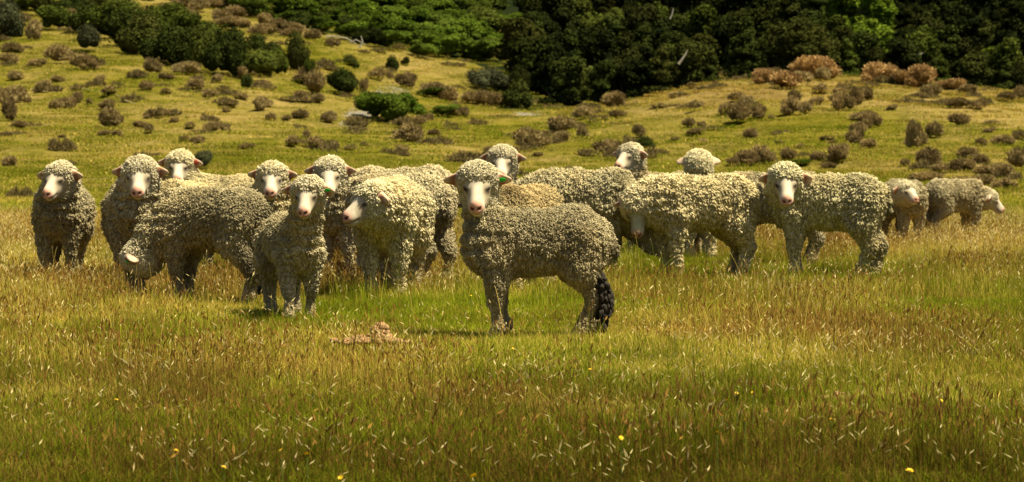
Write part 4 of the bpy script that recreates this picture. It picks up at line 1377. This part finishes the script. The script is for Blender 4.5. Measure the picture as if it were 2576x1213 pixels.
def scatter():
    rs = np.random.RandomState(77)
    P, VI, SX, SZ, DR, RD, LM = [], [], [], [], [], [], []
    def region(y0, y1, dens, kinds, sx, szr, margin=.03, prob=None):
        # trapezoid slightly wider than the view
        n_try = int((y1 - y0) * 2 * (1300 / F + margin) * y1 * dens)
        x = rs.uniform(-1, 1, n_try) * (1300 / F + margin) * y1
        y = rs.uniform(y0, y1, n_try)
        ok = np.abs(x) < (1300 / F) * y + .4
        x, y = x[ok], y[ok]
        z = zt(x, y)
        dry, red = cover(x, y, z)
        if prob is not None:
            ok = rs.rand(len(x)) < prob(x, y, dry, red)
            x, y, z, dry, red = x[ok], y[ok], z[ok], dry[ok], red[ok]
        for cx, cy, cr in CLEAR:
            ok = ((x - cx) ** 2 / 2.2 + (y - cy) ** 2 * 1.0) > cr ** 2 * .6
            x, y, z, dry, red = x[ok], y[ok], z[ok], dry[ok], red[ok]
        n = len(x)
        P.append(np.stack([x, y, z - .004], 1)); VI.append(rs.choice(kinds, n)); SX.append(np.full(n, sx) * rs.uniform(.85, 1.2, n))
        pn = fbm(np.stack([x / .55, y / .9], 1), 3, 95)
        SZ.append(rs.uniform(*szr, n) * (np.clip(.45 + 1.15 * pn, .5, 1.5) if kinds[0] in (3, 6, 8) else 1)); DR.append(dry); RD.append(red)
        LM.append((.55 + .92 * fbm(np.stack([x / .45, y / .7], 1), 3, 91)) * np.where(y > 42, 1.0 - .22 * np.clip((y - 42) / 20, 0, 1), np.clip(.54 + .46 * (y - 8.2) / 4.2, .52, 1.0)))  # vignette put into the tuft colour: darker towards the near edge
    hgt = lambda x, y: 1
    # short turf everywhere near
    region(7.2, 16, 42, [0, 1, 2], 1.0, (.8, 1.3))
    region(16, 26, 34, [0, 1, 2], 1.1, (.9, 1.5))
    region(26, 42, 15, [0, 1, 2], 1.7, (1.2, 2.0))
    tall = lambda x, y, d, r: np.clip(.45 + .9 * (d - .35) + .4 * (y > 17.5) + .5 * (y < 11.5), .05, 1)
    def tallp(x, y, d, r):
        X, Y = screen(x, y, 0)
        p = tall(x, y, d, r) * np.clip(2.6 * fbm(np.stack([x / .8, y / 1.2], 1), 3, 96) - .55, .12, 1.5) + .5 * (y > 16.5) * (d > .45)
        for cx, cy, rx, ry in [(1380, 845, 330, 45), (1150, 830, 330, 45), (820, 815, 160, 40), (1750, 690, 300, 45), (2400, 790, 250, 40)]:
            p = p * (1 - .85 * np.exp(-((X - cx) / rx) ** 2 - ((Y - cy) / ry) ** 2))
        return p
    region(7.2, 16, 26, [3, 4, 5], 1.0, (.75, 1.25), prob=tallp)
    region(16, 26, 26, [3, 4, 5], 1.1, (1.1, 2.0), prob=tallp)
    region(26, 44, 9, [3, 4, 5], 1.6, (1.1, 1.7), prob=tallp)
    region(7.2, 16, 16, [6, 7], 1.0, (.6, 1.15), prob=lambda x, y, d, r: tallp(x, y, d, r) * .6 + .25)
    region(16, 36, 20, [6, 7], 1.1, (.9, 1.6), prob=lambda x, y, d, r: tallp(x, y, d, r) * .8)
    region(7.2, 36, 34, [8, 9], 1.0, (.8, 1.6), prob=lambda x, y, d, r: np.clip(r * 2.0 - .1, 0.02, 1) * tallp(x, y, d, r))
    region(7.2, 26, 3.6, [12], 1.0, (.7, 1.15), prob=lambda x, y, d, r: tallp(x, y, d, r) * .6 + .2)
    region(42, 70, 5, [10, 11], 1.0, (.7, 1.4), margin=.05)
    region(70, 190, 1.6, [10, 11], 1.5, (.8, 1.5), margin=.05)
    region(44, 70, .06, [13, 14], .7, (.5, 1.2), margin=.05)
    region(70, 150, .06, [13, 14], 1.1, (.6, 1.8), margin=.05)
    P_, V_ = np.concatenate(P), np.concatenate(VI)
    me = bpy.data.meshes.new("grass")
    me.vertices.add(len(P_))
    me.vertices.foreach_set("co", P_.astype(np.float32).ravel())
    def fa(n, arr, typ='FLOAT'):
        a = me.attributes.new(n, typ, 'POINT')
        a.data.foreach_set("value", arr.astype(np.int32 if typ == 'INT' else np.float32))
    fa("vi", V_, 'INT'); fa("sx", np.concatenate(SX)); fa("sz", np.concatenate(SZ))
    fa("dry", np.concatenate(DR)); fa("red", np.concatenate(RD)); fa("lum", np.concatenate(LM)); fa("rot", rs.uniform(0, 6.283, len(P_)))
    me.update()
    o = obj("grass", me)
    tag(o, "rough pasture grass with straw seed heads and rusty patches", None, None, 'stuff')
    ng = bpy.data.node_groups.new("grass_scatter", 'GeometryNodeTree')
    ng.interface.new_socket("Geometry", in_out='INPUT', socket_type='NodeSocketGeometry')
    ng.interface.new_socket("Geometry", in_out='OUTPUT', socket_type='NodeSocketGeometry')
    gi, go = ng.nodes.new("NodeGroupInput"), ng.nodes.new("NodeGroupOutput")
    jn = ng.nodes.new("GeometryNodeJoinGeometry")
    def na(name, typ='FLOAT'):
        n = ng.nodes.new("GeometryNodeInputNamedAttribute"); n.data_type = typ; n.inputs[0].default_value = name
        return n.outputs[0]
    vi, sx, sz, rt = na("vi", 'INT'), na("sx"), na("sz"), na("rot")
    cs = ng.nodes.new("ShaderNodeCombineXYZ"); ng.links.new(sx, cs.inputs[0]); ng.links.new(sx, cs.inputs[1]); ng.links.new(sz, cs.inputs[2])
    cr = ng.nodes.new("ShaderNodeCombineXYZ"); ng.links.new(rt, cr.inputs[2])
    for k, vo in enumerate(VAR):
        cmp_ = ng.nodes.new("FunctionNodeCompare"); cmp_.data_type = 'INT'; cmp_.operation = 'EQUAL'
        ng.links.new(vi, cmp_.inputs[2]); cmp_.inputs[3].default_value = k
        iop = ng.nodes.new("GeometryNodeInstanceOnPoints")
        oi = ng.nodes.new("GeometryNodeObjectInfo"); oi.inputs[0].default_value = vo; oi.inputs[1].default_value = True
        ng.links.new(gi.outputs[0], iop.inputs['Points'])
        ng.links.new(cmp_.outputs[0], iop.inputs['Selection'])
        ng.links.new(oi.outputs['Geometry'], iop.inputs['Instance'])
        ng.links.new(cr.outputs[0], iop.inputs['Rotation'])
        ng.links.new(cs.outputs[0], iop.inputs['Scale'])
        ng.links.new(iop.outputs[0], jn.inputs[0])
    ng.links.new(jn.outputs[0], go.inputs[0])
    md = o.modifiers.new("scatter", 'NODES'); md.node_group = ng
    print("grass points", len(P_))
scatter()

# ------------------------------------------------------------------ yellow flowers
M_PETAL = mat_plain("yellow_petals", (.75, .50, .02), .6, .15, 60)
M_STEM = mat_plain("flower_stem", (.08, .12, .02), .8, .2, 30)
def flower_meshes(seed):
    rs = np.random.RandomState(seed)
    V, Fc = [], []
    for k in range(14):
        a = k / 14 * 6.283 + rs.uniform(-.1, .1)
        for ring, (l, up) in enumerate(((1.0, .15), (.65, .45))):
            a2 = a + ring * .22
            c, s = math.cos(a2), math.sin(a2)
            b = len(V)
            V += [(0, 0, 0), (c * l * .5 - s * .14, s * l * .5 + c * .14, up * .5), (c * l, s * l, up), (c * l * .5 + s * .14, s * l * .5 - c * .14, up * .5)]
            Fc.append((b, b + 1, b + 2, b + 3))
    return mesh_from("petals", np.array(V), np.array(Fc), M_PETAL, smooth=False)
FM = [flower_meshes(1), flower_meshes(2)]
stemm = branch_mesh("stem", [([(0, 0, 0), (.02, 0, .5), (0, 0, 1)], .012, .009)], M_STEM)
flowers = [(770,1145,"short-stalked"),(560,1178,"ragged"),(1192,1203,"largest, wide open"),(855,1206,"orange tinted"),(705,1135,"tiny"),(290,1008,"solitary"),(440,1135,"pale"),
 (1855,988,"flat-topped"),(1895,985,"tiny"),(1805,1092,"solitary"),(2292,1190,"large orange tinted"),(1875,1062,"pale"),(2093,1060,"dull"),(1830,1010,"half-open"),(2470,1055,"orange tinted"),
 (1697,825,"small"),(1290,885,"small"),(1485,932,"small"),(1563,1105,"tiny"),(1172,770,"small"),(520,680,"small"),(1185,742,"tiny"),(1320,905,"tiny"),(410,905,"tiny"),(2370,1010,"small")]
for i, (X, Y, desc) in enumerate(flowers):
    hh = .15 if Y > 950 else .16
    d = (CAMZ - hh) * F / (Y - HOR)
    x = (X - CX) / F * d
    z = float(zt(x, d)[0])
    near_w = ("beside the torn orange patch" if 1780 < X < 2150 and Y < 1080 else
              "at the meadow's bottom edge" if Y > 1100 else
              "in front of the sheep" if Y > 860 else "close to the sheep's feet")
    side = "far left" if X < 500 else "left" if X < 900 else "middle" if X < 1450 else "right" if X < 2050 else "far right"
    e = bpy.data.objects.new("yellow_flower", None); COL.objects.link(e)
    e.location = (x, d, z); e.empty_display_size = .05
    tag(e, f"{desc} yellow flower {near_w}, {side} side, bloom {i + 1 if False else ''}".replace(", bloom ", ""), "flower", "yellow flowers dotted in the grass")
    st = obj("stem", stemm, parent=e, scale=(.12, .12, hh))
    r = (.0095 if Y > 1100 else .008) * (1.4 if i in (2, 10) else 1)
    pt = obj("petals", FM[i % 2], parent=e, loc=(0, 0, hh), scale=(r, r, r))
    pt.rotation_euler = (R(25 + PR.uniform(-15, 25)), R(PR.uniform(-15, 15)), PR.uniform(0, 6))
